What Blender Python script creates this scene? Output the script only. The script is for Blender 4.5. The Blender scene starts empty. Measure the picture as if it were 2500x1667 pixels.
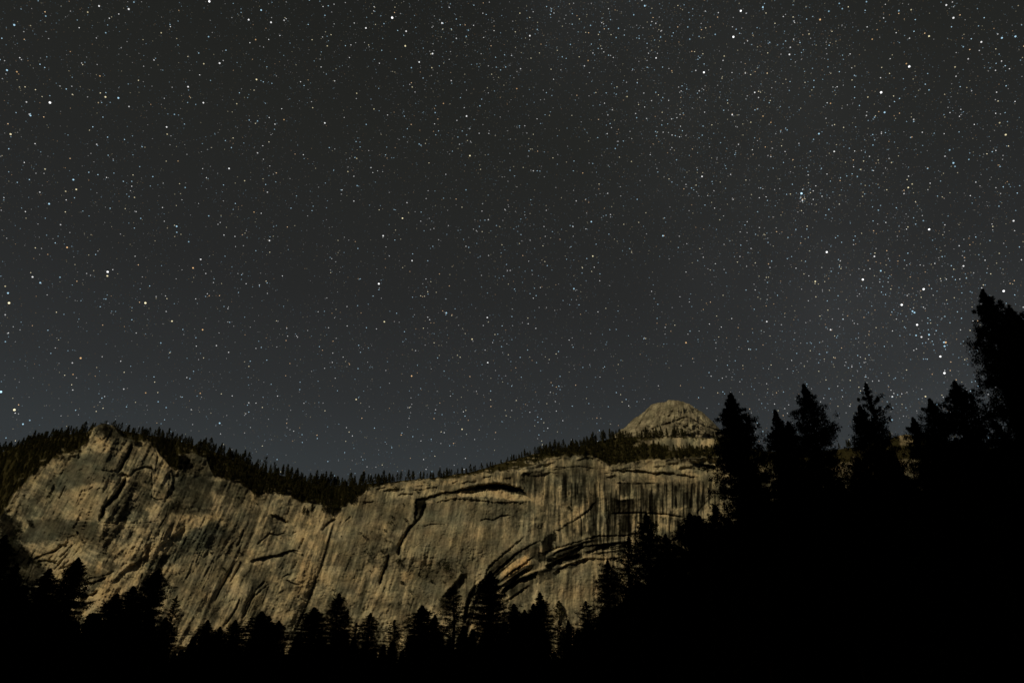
import bpy, math, random
import numpy as np
R = math.radians
scene = bpy.context.scene
COL = scene.collection
rng = np.random.default_rng(7)
random.seed(7)

# ------------------------------------------------------------------ camera
PITCH = R(27.0)
CAMZ = 1.7
FPX = 1667.0                                  # focal length in units of a 2500 px wide frame
cam_d = bpy.data.cameras.new('camera')
cam_d.sensor_width = 36.0
cam_d.lens = 36.0 * FPX / 2500.0
cam_d.clip_start = 0.1
cam_d.clip_end = 90000
cam = bpy.data.objects.new('camera', cam_d)
COL.objects.link(cam)
cam.location = (0, 0, CAMZ)
cam.rotation_euler = (R(90) + PITCH, 0, 0)
scene.camera = cam

def ray(U, V):
    """direction seen at pixel (U,V) of the 2500x1667 photograph; camera looks along +Y"""
    x = (np.asarray(U, float) - 1250.0) / FPX
    y = (833.5 - np.asarray(V, float)) / FPX
    cp, sp = math.cos(PITCH), math.sin(PITCH)
    return x, cp - y * sp, sp + y * cp

# ------------------------------------------------------------------ render
scene.view_settings.view_transform = 'Standard'
scene.view_settings.look = 'None'
scene.view_settings.exposure = 0.0
scene.view_settings.gamma = 1.0
scene.cycles.max_bounces = 4

# ------------------------------------------------------------------ night sky (world)
def nd(nt, typ, **kw):
    n = nt.nodes.new(typ)
    for k, v in kw.items():
        setattr(n, k, v)
    return n

def mth(nt, op, a, b=None):
    n = nd(nt, 'ShaderNodeMath', operation=op)
    for i, v in enumerate((a, b)):
        if v is None:
            continue
        if isinstance(v, (int, float)):
            n.inputs[i].default_value = v
        else:
            nt.links.new(v, n.inputs[i])
    return n.outputs[0]

def s2l(c):
    c = c / 255.0
    return c / 12.92 if c <= 0.04045 else ((c + 0.055) / 1.055) ** 2.4

world = bpy.data.worlds.new('World')
scene.world = world
world.use_nodes = True
wt = world.node_tree
wt.nodes.clear()
wo = nd(wt, 'ShaderNodeOutputWorld')
bg = nd(wt, 'ShaderNodeBackground')
tc = nd(wt, 'ShaderNodeTexCoord')
sx = nd(wt, 'ShaderNodeSeparateXYZ')
wt.links.new(tc.outputs['Generated'], sx.inputs[0])
rp = nd(wt, 'ShaderNodeValToRGB')
wt.links.new(sx.outputs['Z'], rp.inputs[0])
els = rp.color_ramp.elements
stops = [(0.0, (52, 57, 60)), (0.20, (54, 58, 61)), (0.28, (51, 55, 57)), (0.37, (45, 47, 48)), (0.50, (39, 40, 40)),
         (0.68, (35, 36, 34)), (0.80, (31, 32, 30))]
els[0].position = 0.0
els[1].position = 1.0
for i, (p, c) in enumerate(stops):
    e = els[0] if i == 0 else els.new(p)
    e.position = p
    e.color = (s2l(c[0]), s2l(c[1]), s2l(c[2]), 1)
els[len(els) - 1].color = (s2l(30), s2l(31), s2l(28), 1)

def unit(U, V):
    v = np.array([float(q) for q in ray(U, V)])
    return v / np.linalg.norm(v)
MW = np.cross(unit(1560, 0), unit(2160, 860))
MW /= np.linalg.norm(MW)
dt = nd(wt, 'ShaderNodeVectorMath', operation='DOT_PRODUCT')
wt.links.new(tc.outputs['Generated'], dt.inputs[0])
dt.inputs[1].default_value = tuple(MW)
d2 = mth(wt, 'MULTIPLY', dt.outputs['Value'], dt.outputs['Value'])
gau = mth(wt, 'EXPONENT', mth(wt, 'MULTIPLY', d2, -44.0))
nz = nd(wt, 'ShaderNodeTexNoise')
nz.inputs['Scale'].default_value = 5.0
nz.inputs['Detail'].default_value = 4.0
wt.links.new(tc.outputs['Generated'], nz.inputs['Vector'])
glow = mth(wt, 'MULTIPLY', gau, mth(wt, 'MULTIPLY', mth(wt, 'POWER', nz.outputs['Fac'], 1.8), 0.022))
cc = nd(wt, 'ShaderNodeCombineXYZ')
wt.links.new(mth(wt, 'MULTIPLY', glow, 0.95), cc.inputs[0])
wt.links.new(mth(wt, 'MULTIPLY', glow, 1.0), cc.inputs[1])
wt.links.new(mth(wt, 'MULTIPLY', glow, 1.08), cc.inputs[2])
ad = nd(wt, 'ShaderNodeVectorMath', operation='ADD')
wt.links.new(rp.outputs['Color'], ad.inputs[0])
wt.links.new(cc.outputs[0], ad.inputs[1])
wt.links.new(ad.outputs[0], bg.inputs['Color'])
bg.inputs['Strength'].default_value = 1.0
wt.links.new(bg.outputs[0], wo.inputs['Surface'])

# ------------------------------------------------------------------ moon
AZ, EL = R(44), R(41)        # behind the camera, to its left, beyond the added shade wall
sd = np.array([-math.sin(AZ) * math.cos(EL), -math.cos(AZ) * math.cos(EL), math.sin(EL)])
ld = bpy.data.lights.new('moon', 'SUN')
ld.energy = 1.45
ld.angle = R(0.5)
ld.color = (1.0, 0.83, 0.48)
moon = bpy.data.objects.new('moon', ld)
COL.objects.link(moon)
from mathutils import Vector
moon.rotation_euler = Vector(sd.tolist()).to_track_quat('Z', 'Y').to_euler()
moon.location = (-600, -600, 900)

# ------------------------------------------------------------------ helpers
def tag(o, label=None, cat=None, group=None, kind=None):
    if label: o['label'] = label
    if cat: o['category'] = cat
    if group: o['group'] = group
    if kind: o['kind'] = kind
    return o

def mesh_np(name, verts, faces, smooth=False, mat=None):
    """verts (N,3), faces (M,k) numpy"""
    me = bpy.data.meshes.new(name)
    verts = np.ascontiguousarray(verts, dtype=np.float32)
    faces = np.ascontiguousarray(faces, dtype=np.int32)
    m, k = faces.shape
    me.vertices.add(len(verts))
    me.vertices.foreach_set('co', verts.ravel())
    me.loops.add(m * k)
    me.loops.foreach_set('vertex_index', faces.ravel())
    me.polygons.add(m)
    me.polygons.foreach_set('loop_start', np.arange(0, m * k, k, dtype=np.int32))
    me.polygons.foreach_set('loop_total', np.full(m, k, dtype=np.int32))
    me.polygons.foreach_set('use_smooth', np.full(m, smooth, dtype=bool))
    me.update(calc_edges=True)
    if mat: me.materials.append(mat)
    return me

def link(name, me, parent=None):
    o = bpy.data.objects.new(name, me)
    COL.objects.link(o)
    if parent: o.parent = parent
    return o

_G = rng.uniform(0, 2 * np.pi, (256, 256))
_GX, _GY = np.cos(_G), np.sin(_G)
def pn(x, y, seed=0):
    x = x + seed * 17.31
    y = y + seed * 9.77
    xi = np.floor(x).astype(np.int64); yi = np.floor(y).astype(np.int64)
    xf = x - xi; yf = y - yi
    def g(a, b, dx, dy):
        ia, ib = a & 255, b & 255
        return _GX[ia, ib] * dx + _GY[ia, ib] * dy
    u = xf * xf * xf * (xf * (xf * 6 - 15) + 10)
    v = yf * yf * yf * (yf * (yf * 6 - 15) + 10)
    a = g(xi, yi, xf, yf); b = g(xi + 1, yi, xf - 1, yf)
    c = g(xi, yi + 1, xf, yf - 1); d = g(xi + 1, yi + 1, xf - 1, yf - 1)
    return ((a + (b - a) * u) * (1 - v) + (c + (d - c) * u) * v) * 1.5
def fbm(x, y, o=4, seed=0):
    r = 0; a = 1.0; s = 0
    for i in range(o):
        r = r + a * pn(x * 2 ** i, y * 2 ** i, seed + i * 3)
        s += a; a *= 0.5
    return r / s * 1.4
def sst(x, a=0.0, b=1.0):
    t = np.clip((x - a) / (b - a), 0, 1)
    return t * t * (3 - 2 * t)

# tiles the features of the wall were measured in: origin and scale
TILE = {'A': (0, 1000), 'B': (500, 1050), 'C': (950, 1050), 'D': (1350, 950), 'E': (0, 1267),
        'F': (500, 1267), 'G': (950, 1267), 'H': (1400, 1200), 'K': (1900, 700), 'L': (0, 1001), 'M': (830, 1001)}
def P(t, pts):
    ox, oy = TILE[t]
    k = 2.35 if t in 'LM' else 3.92
    return [(ox + x / k, oy + y / k) for x, y in pts]

# ------------------------------------------------------------------ materials
def principled(name, rough=0.9):
    m = bpy.data.materials.new(name)
    m.use_nodes = True
    nt = m.node_tree
    b = nt.nodes['Principled BSDF']
    b.inputs['Roughness'].default_value = rough
    b.inputs['Specular IOR Level'].default_value = 0.0
    return m, nt, b

def rock_material(name, tint=(1, 1, 1)):
    m, nt, b = principled(name, 0.95)
    at = nd(nt, 'ShaderNodeAttribute', attribute_name='rock')
    g = nd(nt, 'ShaderNodeNewGeometry')
    mp = nd(nt, 'ShaderNodeMapping')
    mp.inputs['Scale'].default_value = (0.34, 0.34, 0.055)
    nt.links.new(g.outputs['Position'], mp.inputs['Vector'])
    n1 = nd(nt, 'ShaderNodeTexNoise')
    n1.inputs['Scale'].default_value = 1.0; n1.inputs['Detail'].default_value = 3
    nt.links.new(mp.outputs[0], n1.inputs['Vector'])
    n2 = nd(nt, 'ShaderNodeTexNoise')
    n2.inputs['Scale'].default_value = 0.22; n2.inputs['Detail'].default_value = 5
    n2.inputs['Roughness'].default_value = 0.7
    nt.links.new(g.outputs['Position'], n2.inputs['Vector'])
    r1 = nd(nt, 'ShaderNodeMapRange')
    r1.inputs['From Min'].default_value = 0.3; r1.inputs['From Max'].default_value = 0.7
    r1.inputs['To Min'].default_value = 0.82; r1.inputs['To Max'].default_value = 1.18
    nt.links.new(n1.outputs['Fac'], r1.inputs['Value'])
    r2 = nd(nt, 'ShaderNodeMapRange')
    r2.inputs['From Min'].default_value = 0.3; r2.inputs['From Max'].default_value = 0.7
    r2.inputs['To Min'].default_value = 0.84; r2.inputs['To Max'].default_value = 1.16
    nt.links.new(n2.outputs['Fac'], r2.inputs['Value'])
    mu = mth(nt, 'MULTIPLY', r1.outputs[0], r2.outputs[0])
    vm = nd(nt, 'ShaderNodeVectorMath', operation='SCALE')
    nt.links.new(at.outputs['Color'], vm.inputs[0])
    nt.links.new(mu, vm.inputs['Scale'])
    nt.links.new(vm.outputs[0], b.inputs['Base Color'])
    bp = nd(nt, 'ShaderNodeBump')
    bp.inputs['Strength'].default_value = 0.3
    bp.inputs['Distance'].default_value = 2.0
    nt.links.new(n2.outputs['Fac'], bp.inputs['Height'])
    nt.links.new(bp.outputs[0], b.inputs['Normal'])
    return m

def noise_material(name, c1, c2, scale, rough=0.9):
    m, nt, b = principled(name, rough)
    g = nd(nt, 'ShaderNodeTexCoord')
    n = nd(nt, 'ShaderNodeTexNoise')
    n.inputs['Scale'].default_value = scale
    n.inputs['Detail'].default_value = 3
    nt.links.new(g.outputs['Object'], n.inputs['Vector'])
    cr = nd(nt, 'ShaderNodeValToRGB')
    cr.color_ramp.elements[0].position = 0.35; cr.color_ramp.elements[0].color = (*c1, 1)
    cr.color_ramp.elements[1].position = 0.65; cr.color_ramp.elements[1].color = (*c2, 1)
    nt.links.new(n.outputs['Fac'], cr.inputs[0])
    nt.links.new(cr.outputs[0], b.inputs['Base Color'])
    return m

M_ROCK = rock_material('granite')
M_NEEDLE = noise_material('pine_needles', (0.014, 0.020, 0.010), (0.030, 0.040, 0.018), 1.2)
M_BARK = noise_material('pine_bark', (0.035, 0.022, 0.014), (0.07, 0.045, 0.03), 3.0)
M_RIDGE = noise_material('ridge_needles', (0.028, 0.031, 0.014), (0.072, 0.066, 0.028), 0.12)
M_BUSH = noise_material('brush_leaves', (0.022, 0.026, 0.012), (0.045, 0.045, 0.022), 0.5)
M_GROUND = noise_material('meadow', (0.02, 0.024, 0.012), (0.05, 0.045, 0.025), 0.15)

# ================================================================== THE GRANITE WALL
SKYL = [(-200, 1150), (-60, 1118), (0, 1104), (50, 1086), (100, 1070), (150, 1062), (185, 1058), (215, 1054), (228, 1044),
        (243, 1036), (256, 1033), (275, 1038), (300, 1052), (350, 1060), (400, 1068), (470, 1086), (520, 1100), (560, 1117),
        (600, 1134), (650, 1152), (700, 1163), (760, 1178), (820, 1186), (860, 1186), (900, 1180), (960, 1175), (1050, 1166),
        (1150, 1152), (1200, 1137), (1260, 1119), (1330, 1102), (1400, 1092), (1450, 1080), (1500, 1068), (1560, 1066),
        (1600, 1065), (1660, 1065), (1710, 1068), (1745, 1072), (1800, 1086), (1870, 1101), (1960, 1107), (2040, 1097),
        (2070, 1094), (2150, 1076), (2210, 1060), (2280, 1072), (2400, 1092), (2700, 1100)]
RIM = [(-200, 1290), (-60, 1275), (0, 1262), (13, 1245), (28, 1217), (45, 1195), (71, 1168), (92, 1152), (112, 1138), (130, 1122),
       (153, 1110), (189, 1108), (197, 1095), (212, 1082), (222, 1066), (226, 1052), (231, 1043), (243, 1037), (256, 1034), (275, 1041),
       (290, 1056), (306, 1071), (330, 1077), (357, 1079), (368, 1082), (377, 1094), (398, 1117), (415, 1138), (431, 1150),
       (434, 1140), (434, 1116), (445, 1108), (470, 1108), (485, 1112), (505, 1122), (515, 1150), (523, 1163), (551, 1170),
       (580, 1178), (607, 1193), (622, 1211), (645, 1205), (673, 1205), (700, 1210), (717, 1214), (728, 1226), (745, 1232),
       (758, 1228), (768, 1230), (790, 1234), (806, 1240), (816, 1250), (824, 1246), (832, 1240), (857, 1230), (877, 1210),
       (908, 1188), (959, 1180), (1036, 1170), (1103, 1170), (1154, 1160), (1210, 1154), (1269, 1147), (1300, 1136), (1327, 1124),
       (1358, 1116), (1404, 1113), (1447, 1114), (1465, 1122), (1488, 1138), (1540, 1130), (1580, 1124), (1630, 1121), (1733, 1116),
       (1800, 1120), (1900, 1140), (2100, 1130), (2300, 1120), (2700, 1130)]
def lerp(tab, x):
    a = np.array(tab, float)
    return np.interp(x, a[:, 0], a[:, 1])

Ucols = np.concatenate([np.arange(-200, -20, 6.0), np.arange(-20, 1790, 1.7), np.arange(1790, 2700, 5.0)])
NR = 392
t = np.linspace(0, 1, NR)
sky0 = lerp(SKYL, Ucols) + 1.6 * fbm(Ucols / 22, Ucols * 0 + 3.3, 3, 5)
rimU = lerp(RIM, Ucols) + 4.0 * fbm(Ucols / 11, Ucols * 0 + 1.3, 4, 8)
rimU = np.maximum(rimU, sky0 + 1)
U = np.repeat(Ucols[None, :], NR, 0)
V = sky0[None, :] + (1700 - sky0[None, :]) * t[:, None]
RIMG = np.repeat(rimU[None, :], NR, 0)

# direction of the flow streaks: they lean left on the left half and stand upright on the right
kk = lerp([(-200, .52), (250, .50), (450, .46), (650, .40), (800, .33), (950, .27), (1100, .19), (1250, .09), (1400, .01), (2700, 0)], U)
S = U + kk * (V - 1300)

H = np.zeros_like(U)                           # how far the face stands out, in metres
T = np.ones_like(U)                            # tone of the rock, with some light and shade painted in
WARM = np.zeros_like(U)                        # rust / lichen tint

H += 22 * fbm(U / 260, V / 200, 2, 1) + 2.5 * fbm(S / 85, V / 95, 3, 3)
right = sst(U, 1330, 1480)
H += 7.0 * fbm(S / 70, V / 260, 3, 11) * (1 - .45 * right)
H += 1.5 * (1 - np.abs(pn(S / 26, V / 120, 21)) * 2)
H += 1.5 * fbm(S / 9, V / 70, 3, 31)
blocky = sst(fbm(U / 120, V / 90, 2, 41), -0.05, 0.45)
H += (0.7 + 1.7 * blocky) * fbm(U / 15 + V / 50, V / 12, 4, 51)
H += 0.7 * fbm(U / 5, V / 5, 2, 61)
# slabby diagonal jointing of the left buttress
lb = 1 - sst(U, 380, 560)
H += lb * 4.0 * np.abs(fbm(S / 30 + V / 160, V / 90, 3, 71))

def seg_dist(cols, poly):
    """distance to polyline, sign (+ = right-hand side seen along the line, i.e. below for a left-to-right line), arc parameter"""
    u = U[:, cols]; v = V[:, cols]
    best = np.full(u.shape, 1e9); sg = np.zeros(u.shape); par = np.zeros(u.shape)
    L = [0.0]
    for a, b in zip(poly[:-1], poly[1:]):
        L.append(L[-1] + math.hypot(b[0] - a[0], b[1] - a[1]))
    for i, (a, b) in enumerate(zip(poly[:-1], poly[1:])):
        dx, dy = b[0] - a[0], b[1] - a[1]
        l2 = dx * dx + dy * dy + 1e-9
        q = np.clip(((u - a[0]) * dx + (v - a[1]) * dy) / l2, 0, 1)
        ex = u - (a[0] + q * dx); ey = v - (a[1] + q * dy)
        d = np.hypot(ex, ey)
        m = d < best
        best[m] = d[m]
        sg[m] = np.sign(dx * ey - dy * ex)[m]
        par[m] = ((L[i] + q * math.sqrt(l2)) / L[-1])[m]
    return best, sg, par
JIT = 1.8 * fbm(U / 16, V / 16, 2, 81) + 1.5 * fbm(U / 5, V / 5, 2, 83)
HV = np.clip(.3 + .8 * fbm(U / 16, V / 16, 3, 85), 0, 1)
def colrange(poly, pad):
    us = [p[0] for p in poly]
    i0 = np.searchsorted(Ucols, min(us) - pad); i1 = np.searchsorted(Ucols, max(us) + pad)
    return slice(i0, i1)
def crack(poly, w, depth, dark=0.0, taper=0.12):
    c = colrange(poly, w * 5 + 5)
    d, s, p = seg_dist(c, poly)
    d = np.maximum(0, d + JIT[:, c] * min(1.0, w / 2.5) * 0.6)
    e = np.minimum(1, np.minimum(p, 1 - p) / taper + 0.15)
    g = np.exp(-(d / (w * e)) ** 2)
    H[:, c] -= depth * g * e * (0.45 + 1.1 * HV[:, c])
    if dark: T[:, c] *= 1 - dark * g
def over(poly, h, L, side=1, taper=0.15, dark=0.0):
    """a lip: rock on the `side` side steps back by h and comes forward again over L"""
    c = colrange(poly, L * 4 + 5)
    d, s, p = seg_dist(c, poly)
    e = np.minimum(1, np.minimum(p, 1 - p) / taper)
    ds = d * s * side + JIT[:, c] * 1.1
    h = h * (0.75 + 0.9 * HV[:, c])
    f = sst(ds, 0, 2.0) * np.exp(-np.maximum(ds - L * .5, 0) / L)
    H[:, c] -= h * f * e
    # the lip itself stands out a little
    H[:, c] += 0.25 * h * e * np.exp(-((ds + 2.5) / 3.5) ** 2)
    if dark: T[:, c] *= 1 - dark * f * e
def inside(poly, soft=3.0, jit=1.0):
    c = colrange(poly, 20)
    u = U[:, c]; v = V[:, c]
    ins = np.zeros(u.shape, bool)
    n = len(poly)
    for i in range(n):
        (x0, y0), (x1, y1) = poly[i], poly[(i + 1) % n]
        if y0 == y1: continue
        cond = ((y0 > v) != (y1 > v)) & (u < (x1 - x0) * (v - y0) / (y1 - y0) + x0)
        ins ^= cond
    d, s, p = seg_dist(c, poly + [poly[0]])
    sd_ = np.where(ins, d, -d) + JIT[:, c] * jit
    return c, sst(sd_, -soft, soft)
def patch(poly, tone, warm=0.0, soft=3.0, jit=1.0):
    c, m = inside(poly, soft, jit)
    T[:, c] *= 1 + (tone - 1) * m
    WARM[:, c] += warm * m
def streak(poly, w, tone, taper=0.2):
    c = colrange(poly, w * 4 + 4)
    d, s, p = seg_dist(c, poly)
    e = np.minimum(1, np.minimum(p, 1 - p) / taper + 0.05)
    ji = JIT[:, c] * 0.0 + 0.35 * w * pn(S[:, c] / 4, V[:, c] / 60, 91)
    g = np.exp(-(np.abs(d + ji) / w) ** 4)
    T[:, c] *= 1 + (tone - 1) * g * e
def block(t_, x0, x1, y0, y1, tone=0.28, skew=0.0):
    """upright water stain between two ledges: crisp sides, ragged foot"""
    (u0, v0), (u1, v1) = P(t_, [(x0, y0), (x1, y1)])
    i0 = np.searchsorted(Ucols, u0 - 8); i1 = np.searchsorted(Ucols, u1 + 8)
    c = slice(i0, i1)
    u = U[:, c] + skew * (V[:, c] - v0); v = V[:, c]
    edge = 1.6 * pn(u / 5, v / 26, 95)
    foot = 7 * pn(u / 2.6, v / 60, 96)
    m = sst(u - u0 + edge, -1, 1) * sst(u1 - u + edge, -1, 1) * sst(v - v0 + foot * .3, -1.5, 1.5) * sst(v1 - v + foot, -3, 3)
    if u1 - u0 > 7: m = m * np.clip(.85 + 1.1 * pn(u / 3.4, v / 60, 97), .2, 1)
    T[:, c] *= 1 + (tone - 1) * m

# ---- general streaking of the tone
st1 = fbm(S / 13, V / 150, 4, 101)
st2 = fbm(S / 4.2, V / 90, 3, 111)
big = fbm(U / 110, V / 70, 4, 121)
amp = 0.22 + 0.16 * sst(U, 900, 1500)
T *= 1 + amp * st1 + 0.17 * st2 + 0.26 * big
# black varnish streaks of the right-hand face
zone = sst(U, 1360, 1480) * sst(V, 1172, 1186) * (1 - sst(V, 1345, 1400))
vs = fbm(U / 7.5, V / 130, 3, 131) + .25 * fbm(U / 40, V / 60, 2, 133)
T *= 1 - zone * 0.66 * sst(vs, 0.08, 0.20)
zone2 = sst(U, 1150, 1350) * sst(V, 1140, 1180) * (1 - sst(U, 1480, 1560)) * (1 - sst(V, 1300, 1350))
T *= 1 - zone2 * 0.45 * sst(fbm(U / 6.5, V / 120, 3, 141), 0.15, 0.32)
zone3 = sst(U, 1320, 1380) * sst(V, 1350, 1400)
T *= 1 - zone3 * 0.35 * sst(fbm(U / 6.5, V / 160, 3, 151), 0.12, 0.36)
T *= 1 + 0.22 * zone3 * sst(fbm(U / 7.5, V / 160, 3, 153), 0.1, 0.36)

# ---- left buttress (tiles A and E)
crack(P('A', [(1262, 325), (1240, 400), (1205, 470), (1170, 540), (1130, 600)]), 3.0, 16, .8)
crack(P('A', [(1205, 645), (1190, 700), (1150, 770), (1105, 830), (1050, 885), (1000, 930), (985, 990), (945, 1075)]), 5.2, 30, .9)
crack(P('A', [(1240, 645), (1290, 585), (1380, 552), (1450, 560), (1475, 595)]), 2.2, 8, .3)
over(P('A', [(1135, 600), (1190, 600), (1250, 640)]), 7, 8)
crack(P('A', [(1520, 450), (1500, 520), (1485, 600)]), 1.4, 4)
crack(P('A', [(630, 715), (600, 790), (560, 865)]), 1.8, 6)
crack(P('A', [(900, 735), (820, 780), (740, 795)]), 1.4, 3)
crack(P('A', [(740, 370), (755, 450), (730, 500)]), 1.8, 5)
crack(P('A', [(500, 1028), (700, 1062), (860, 1050), (950, 1080), (1180, 1090), (1420, 1080), (1560, 1050)]), 1.3, 2.2, .2)
over(P('A', [(420, 860), (470, 800), (520, 700)]), 4, 12)
streak(P('A', [(1265, 770), (1230, 880), (1185, 1010)]), 5, .62)
streak(P('A', [(1600, 880), (1570, 1060), (1520, 1240)]), 9, .45)
streak(P('A', [(1400, 1050), (1390, 1180), (1370, 1300)]), 4, .6)
streak(P('A', [(1150, 1100), (1130, 1210), (1100, 1330)]), 4, .55)
streak(P('A', [(1640, 620), (1610, 760), (1590, 840)]), 4, .7)
crack(P('A', [(1440, 830), (1500, 862), (1570, 855), (1640, 832), (1740, 810)]), 1.4, 4, .3)
over(P('A', [(1150, 560), (1050, 580), (900, 560), (820, 540), (700, 600)][::-1]), 2, 10)
over(P('A', [(1640, 600), (1650, 680), (1600, 840)]), 5, 10, -1)
patch(P('A', [(1640, 620), (2050, 620), (2060, 900), (1960, 1000), (1700, 960), (1620, 840)]), .74, -.2, 6, 3)
patch(P('A', [(1650, 870), (1880, 960), (2040, 940), (2030, 1000), (1900, 1020), (1700, 1000), (1600, 960)]), .5, 0, 4, 4)
patch(P('A', [(1830, 1130), (2050, 1090), (2100, 1200), (1900, 1400), (1700, 1370), (1780, 1230)]), .82, -.4, 5, 3)
patch(P('A', [(1650, 430), (1760, 425), (1860, 520), (1850, 570), (1700, 575), (1650, 520)]), .16, 0, 2, 2)
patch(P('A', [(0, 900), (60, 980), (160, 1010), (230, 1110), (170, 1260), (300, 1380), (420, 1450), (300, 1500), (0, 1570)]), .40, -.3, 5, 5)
patch(P('A', [(260, 1050), (320, 1070), (330, 1120), (280, 1140)]), .25, 0, 2, 2)
patch(P('A', [(900, 210), (1040, 180), (1060, 280), (880, 330), (780, 300)]), .55, 0, 4, 5)
for b_ in [[(880, 240), (940, 230), (1070, 310), (1040, 350), (960, 340), (900, 290)],
           [(290, 640), (370, 610), (390, 650), (330, 700), (280, 690)],
           [(470, 540), (560, 480), (600, 520), (520, 600), (450, 590)],
           [(110, 860), (160, 730), (190, 740), (160, 880)], [(50, 910), (90, 920), (120, 960), (90, 980)],
           [(1630, 1120), (1900, 1040), (2010, 1010), (2100, 980), (2110, 1040), (1930, 1060), (1860, 1150), (1700, 1200), (1600, 1200)],
           [(1330, 1060), (1500, 900), (1540, 960), (1500, 1050), (1400, 1070)],
           [(1440, 1300), (1510, 1290), (1480, 1360), (1420, 1350)], [(780, 390), (850, 310), (830, 480), (780, 490)],
           [(1420, 880), (1450, 860), (1430, 970), (1400, 960)]]:
    patch(P('A', b_), 1.38, .25, 3, 4)
patch(P('E', [(300, 360), (480, 280), (620, 190), (690, 200), (780, 320), (740, 400), (600, 520), (560, 570), (480, 460), (420, 480), (330, 380)]), 1.28, .1, 3, 3)
patch(P('E', [(1450, 400), (1280, 410), (1150, 470), (1050, 600), (900, 700), (790, 830), (810, 1000), (950, 900), (1100, 760), (1250, 640), (1400, 520)]), 1.24, .25, 5, 5)
crack(P('E', [(730, 110), (770, 190), (830, 260)]), 1.6, 5, .3)
crack(P('E', [(310, 390), (420, 350), (520, 310), (600, 240)]), 2.2, 6, .3)
crack(P('E', [(340, 410), (440, 400), (520, 415), (590, 470), (680, 440), (720, 400)]), 2.4, 9, .4)
crack(P('E', [(500, 500), (560, 440), (640, 340), (700, 230)]), 1.6, 5, .2)
crack(P('E', [(600, 400), (660, 330), (700, 260)]), 1.4, 4, .2)
over(P('E', [(800, 610), (890, 595), (960, 570), (1020, 545)]), 9, 7)
over(P('E', [(790, 740), (860, 720), (930, 670)]), 7, 7)
over(P('E', [(1040, 610), (1100, 570), (1200, 470), (1300, 420), (1390, 350)]), 7, 10)
over(P('E', [(1500, 290), (1600, 200), (1700, 130), (1780, 60)]), 5, 8)
over(P('E', [(1350, 450), (1390, 350), (1400, 230)]), 7, 8, 1)
patch(P('E', [(1380, 390), (1520, 330), (1680, 320), (1600, 390), (1480, 480), (1380, 470)]), .55, -.4, 4, 3)
patch(P('E', [(930, 400), (980, 420), (970, 520), (910, 540)]), .9, 1.0, 3, 3)
crack(P('E', [(800, 820), (900, 790), (950, 800)]), 1.4, 4, .2)
crack(P('E', [(2060, 380), (2000, 560), (1930, 700)]), 1.4, 4, .3)
crack(P('E', [(2310, 400), (2260, 500), (2200, 620)]), 1.6, 5, .3)
over(P('E', [(1680, 1220), (1760, 1215), (1800, 1240)]), 5, 6)

for poly, tn, wm_ in [
    ([(540, 110), (640, 70), (740, 180), (640, 200), (560, 160)], .75, -.2),
    ([(510, 150), (600, 150), (650, 190), (610, 265), (520, 220)], 1.35, .1),
    ([(440, 260), (620, 240), (740, 330), (690, 400), (600, 400), (310, 470), (330, 380), (390, 320)], .70, -.4),
    ([(310, 480), (630, 400), (665, 430), (610, 540), (565, 640), (300, 615)], 1.18, .1),
    ([(90, 500), (200, 400), (320, 380), (300, 480), (290, 610), (150, 620)], .78, -.3),
    ([(730, 400), (860, 350), (870, 500), (850, 640), (600, 640), (700, 480)], .62, -.3),
    ([(765, 205), (850, 195), (900, 240), (950, 300), (900, 335), (800, 325), (745, 300)], 1.12, 0),
    ([(700, 330), (740, 330), (740, 400), (700, 410), (670, 380)], 1.3, .1),
    ([(870, 355), (980, 360), (960, 500), (875, 505)], 1.15, .2),
    ([(990, 350), (1210, 370), (1220, 560), (980, 560)], .62, -.2),
    ([(180, 625), (560, 640), (550, 760), (430, 700), (180, 770), (110, 740)], .55, -.3),
    ([(180, 820), (340, 745), (455, 760), (470, 870), (350, 950), (290, 900), (250, 850)], 1.4, .1),
    ([(470, 700), (640, 685), (655, 900), (600, 960), (480, 1000), (485, 850)], .85, 0),
    ([(660, 690), (880, 640), (880, 780), (700, 890), (650, 870)], 1.15, .1),
    ([(480, 1090), (620, 960), (740, 880), (830, 870), (860, 780), (960, 680), (1060, 590), (1280, 580), (1260, 630), (1100, 680), (960, 790), (870, 880),
      (760, 1000), (620, 1130), (540, 1230), (470, 1290), (480, 1180)], 1.42, .2),
    ([(1100, 690), (1260, 625), (1290, 720), (1180, 830), (1060, 830), (900, 935), (820, 890), (960, 820)], .72, -.7),
    ([(1290, 610), (1560, 560), (1400, 800), (1200, 1000), (1060, 1200), (980, 1120), (1010, 920), (1190, 830)], .88, 0),
    ([(1350, 950), (1385, 1080), (1250, 1290), (1220, 1260), (1330, 1080)], 1.3, .1),
    ([(1000, 1290), (1100, 1150), (1200, 1080), (1130, 1240), (1060, 1370), (1000, 1400)], 1.2, 0),
    ([(1220, 400), (1440, 430), (1440, 520), (1240, 480)], .6, 0),
    ([(0, 560), (60, 600), (110, 740), (160, 830), (260, 900), (300, 960), (200, 1000), (100, 1300), (0, 1300)], .42, -.3),
    ([(1530, 600), (1640, 640), (1650, 720), (1570, 720)], .7, -.3),
    ([(1740, 640), (1880, 600), (1860, 800), (1760, 1080), (1660, 1080), (1750, 820)], 1.12, .2)]:
    patch(P('L', poly), tn, wm_, 3, 2.2)
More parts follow.
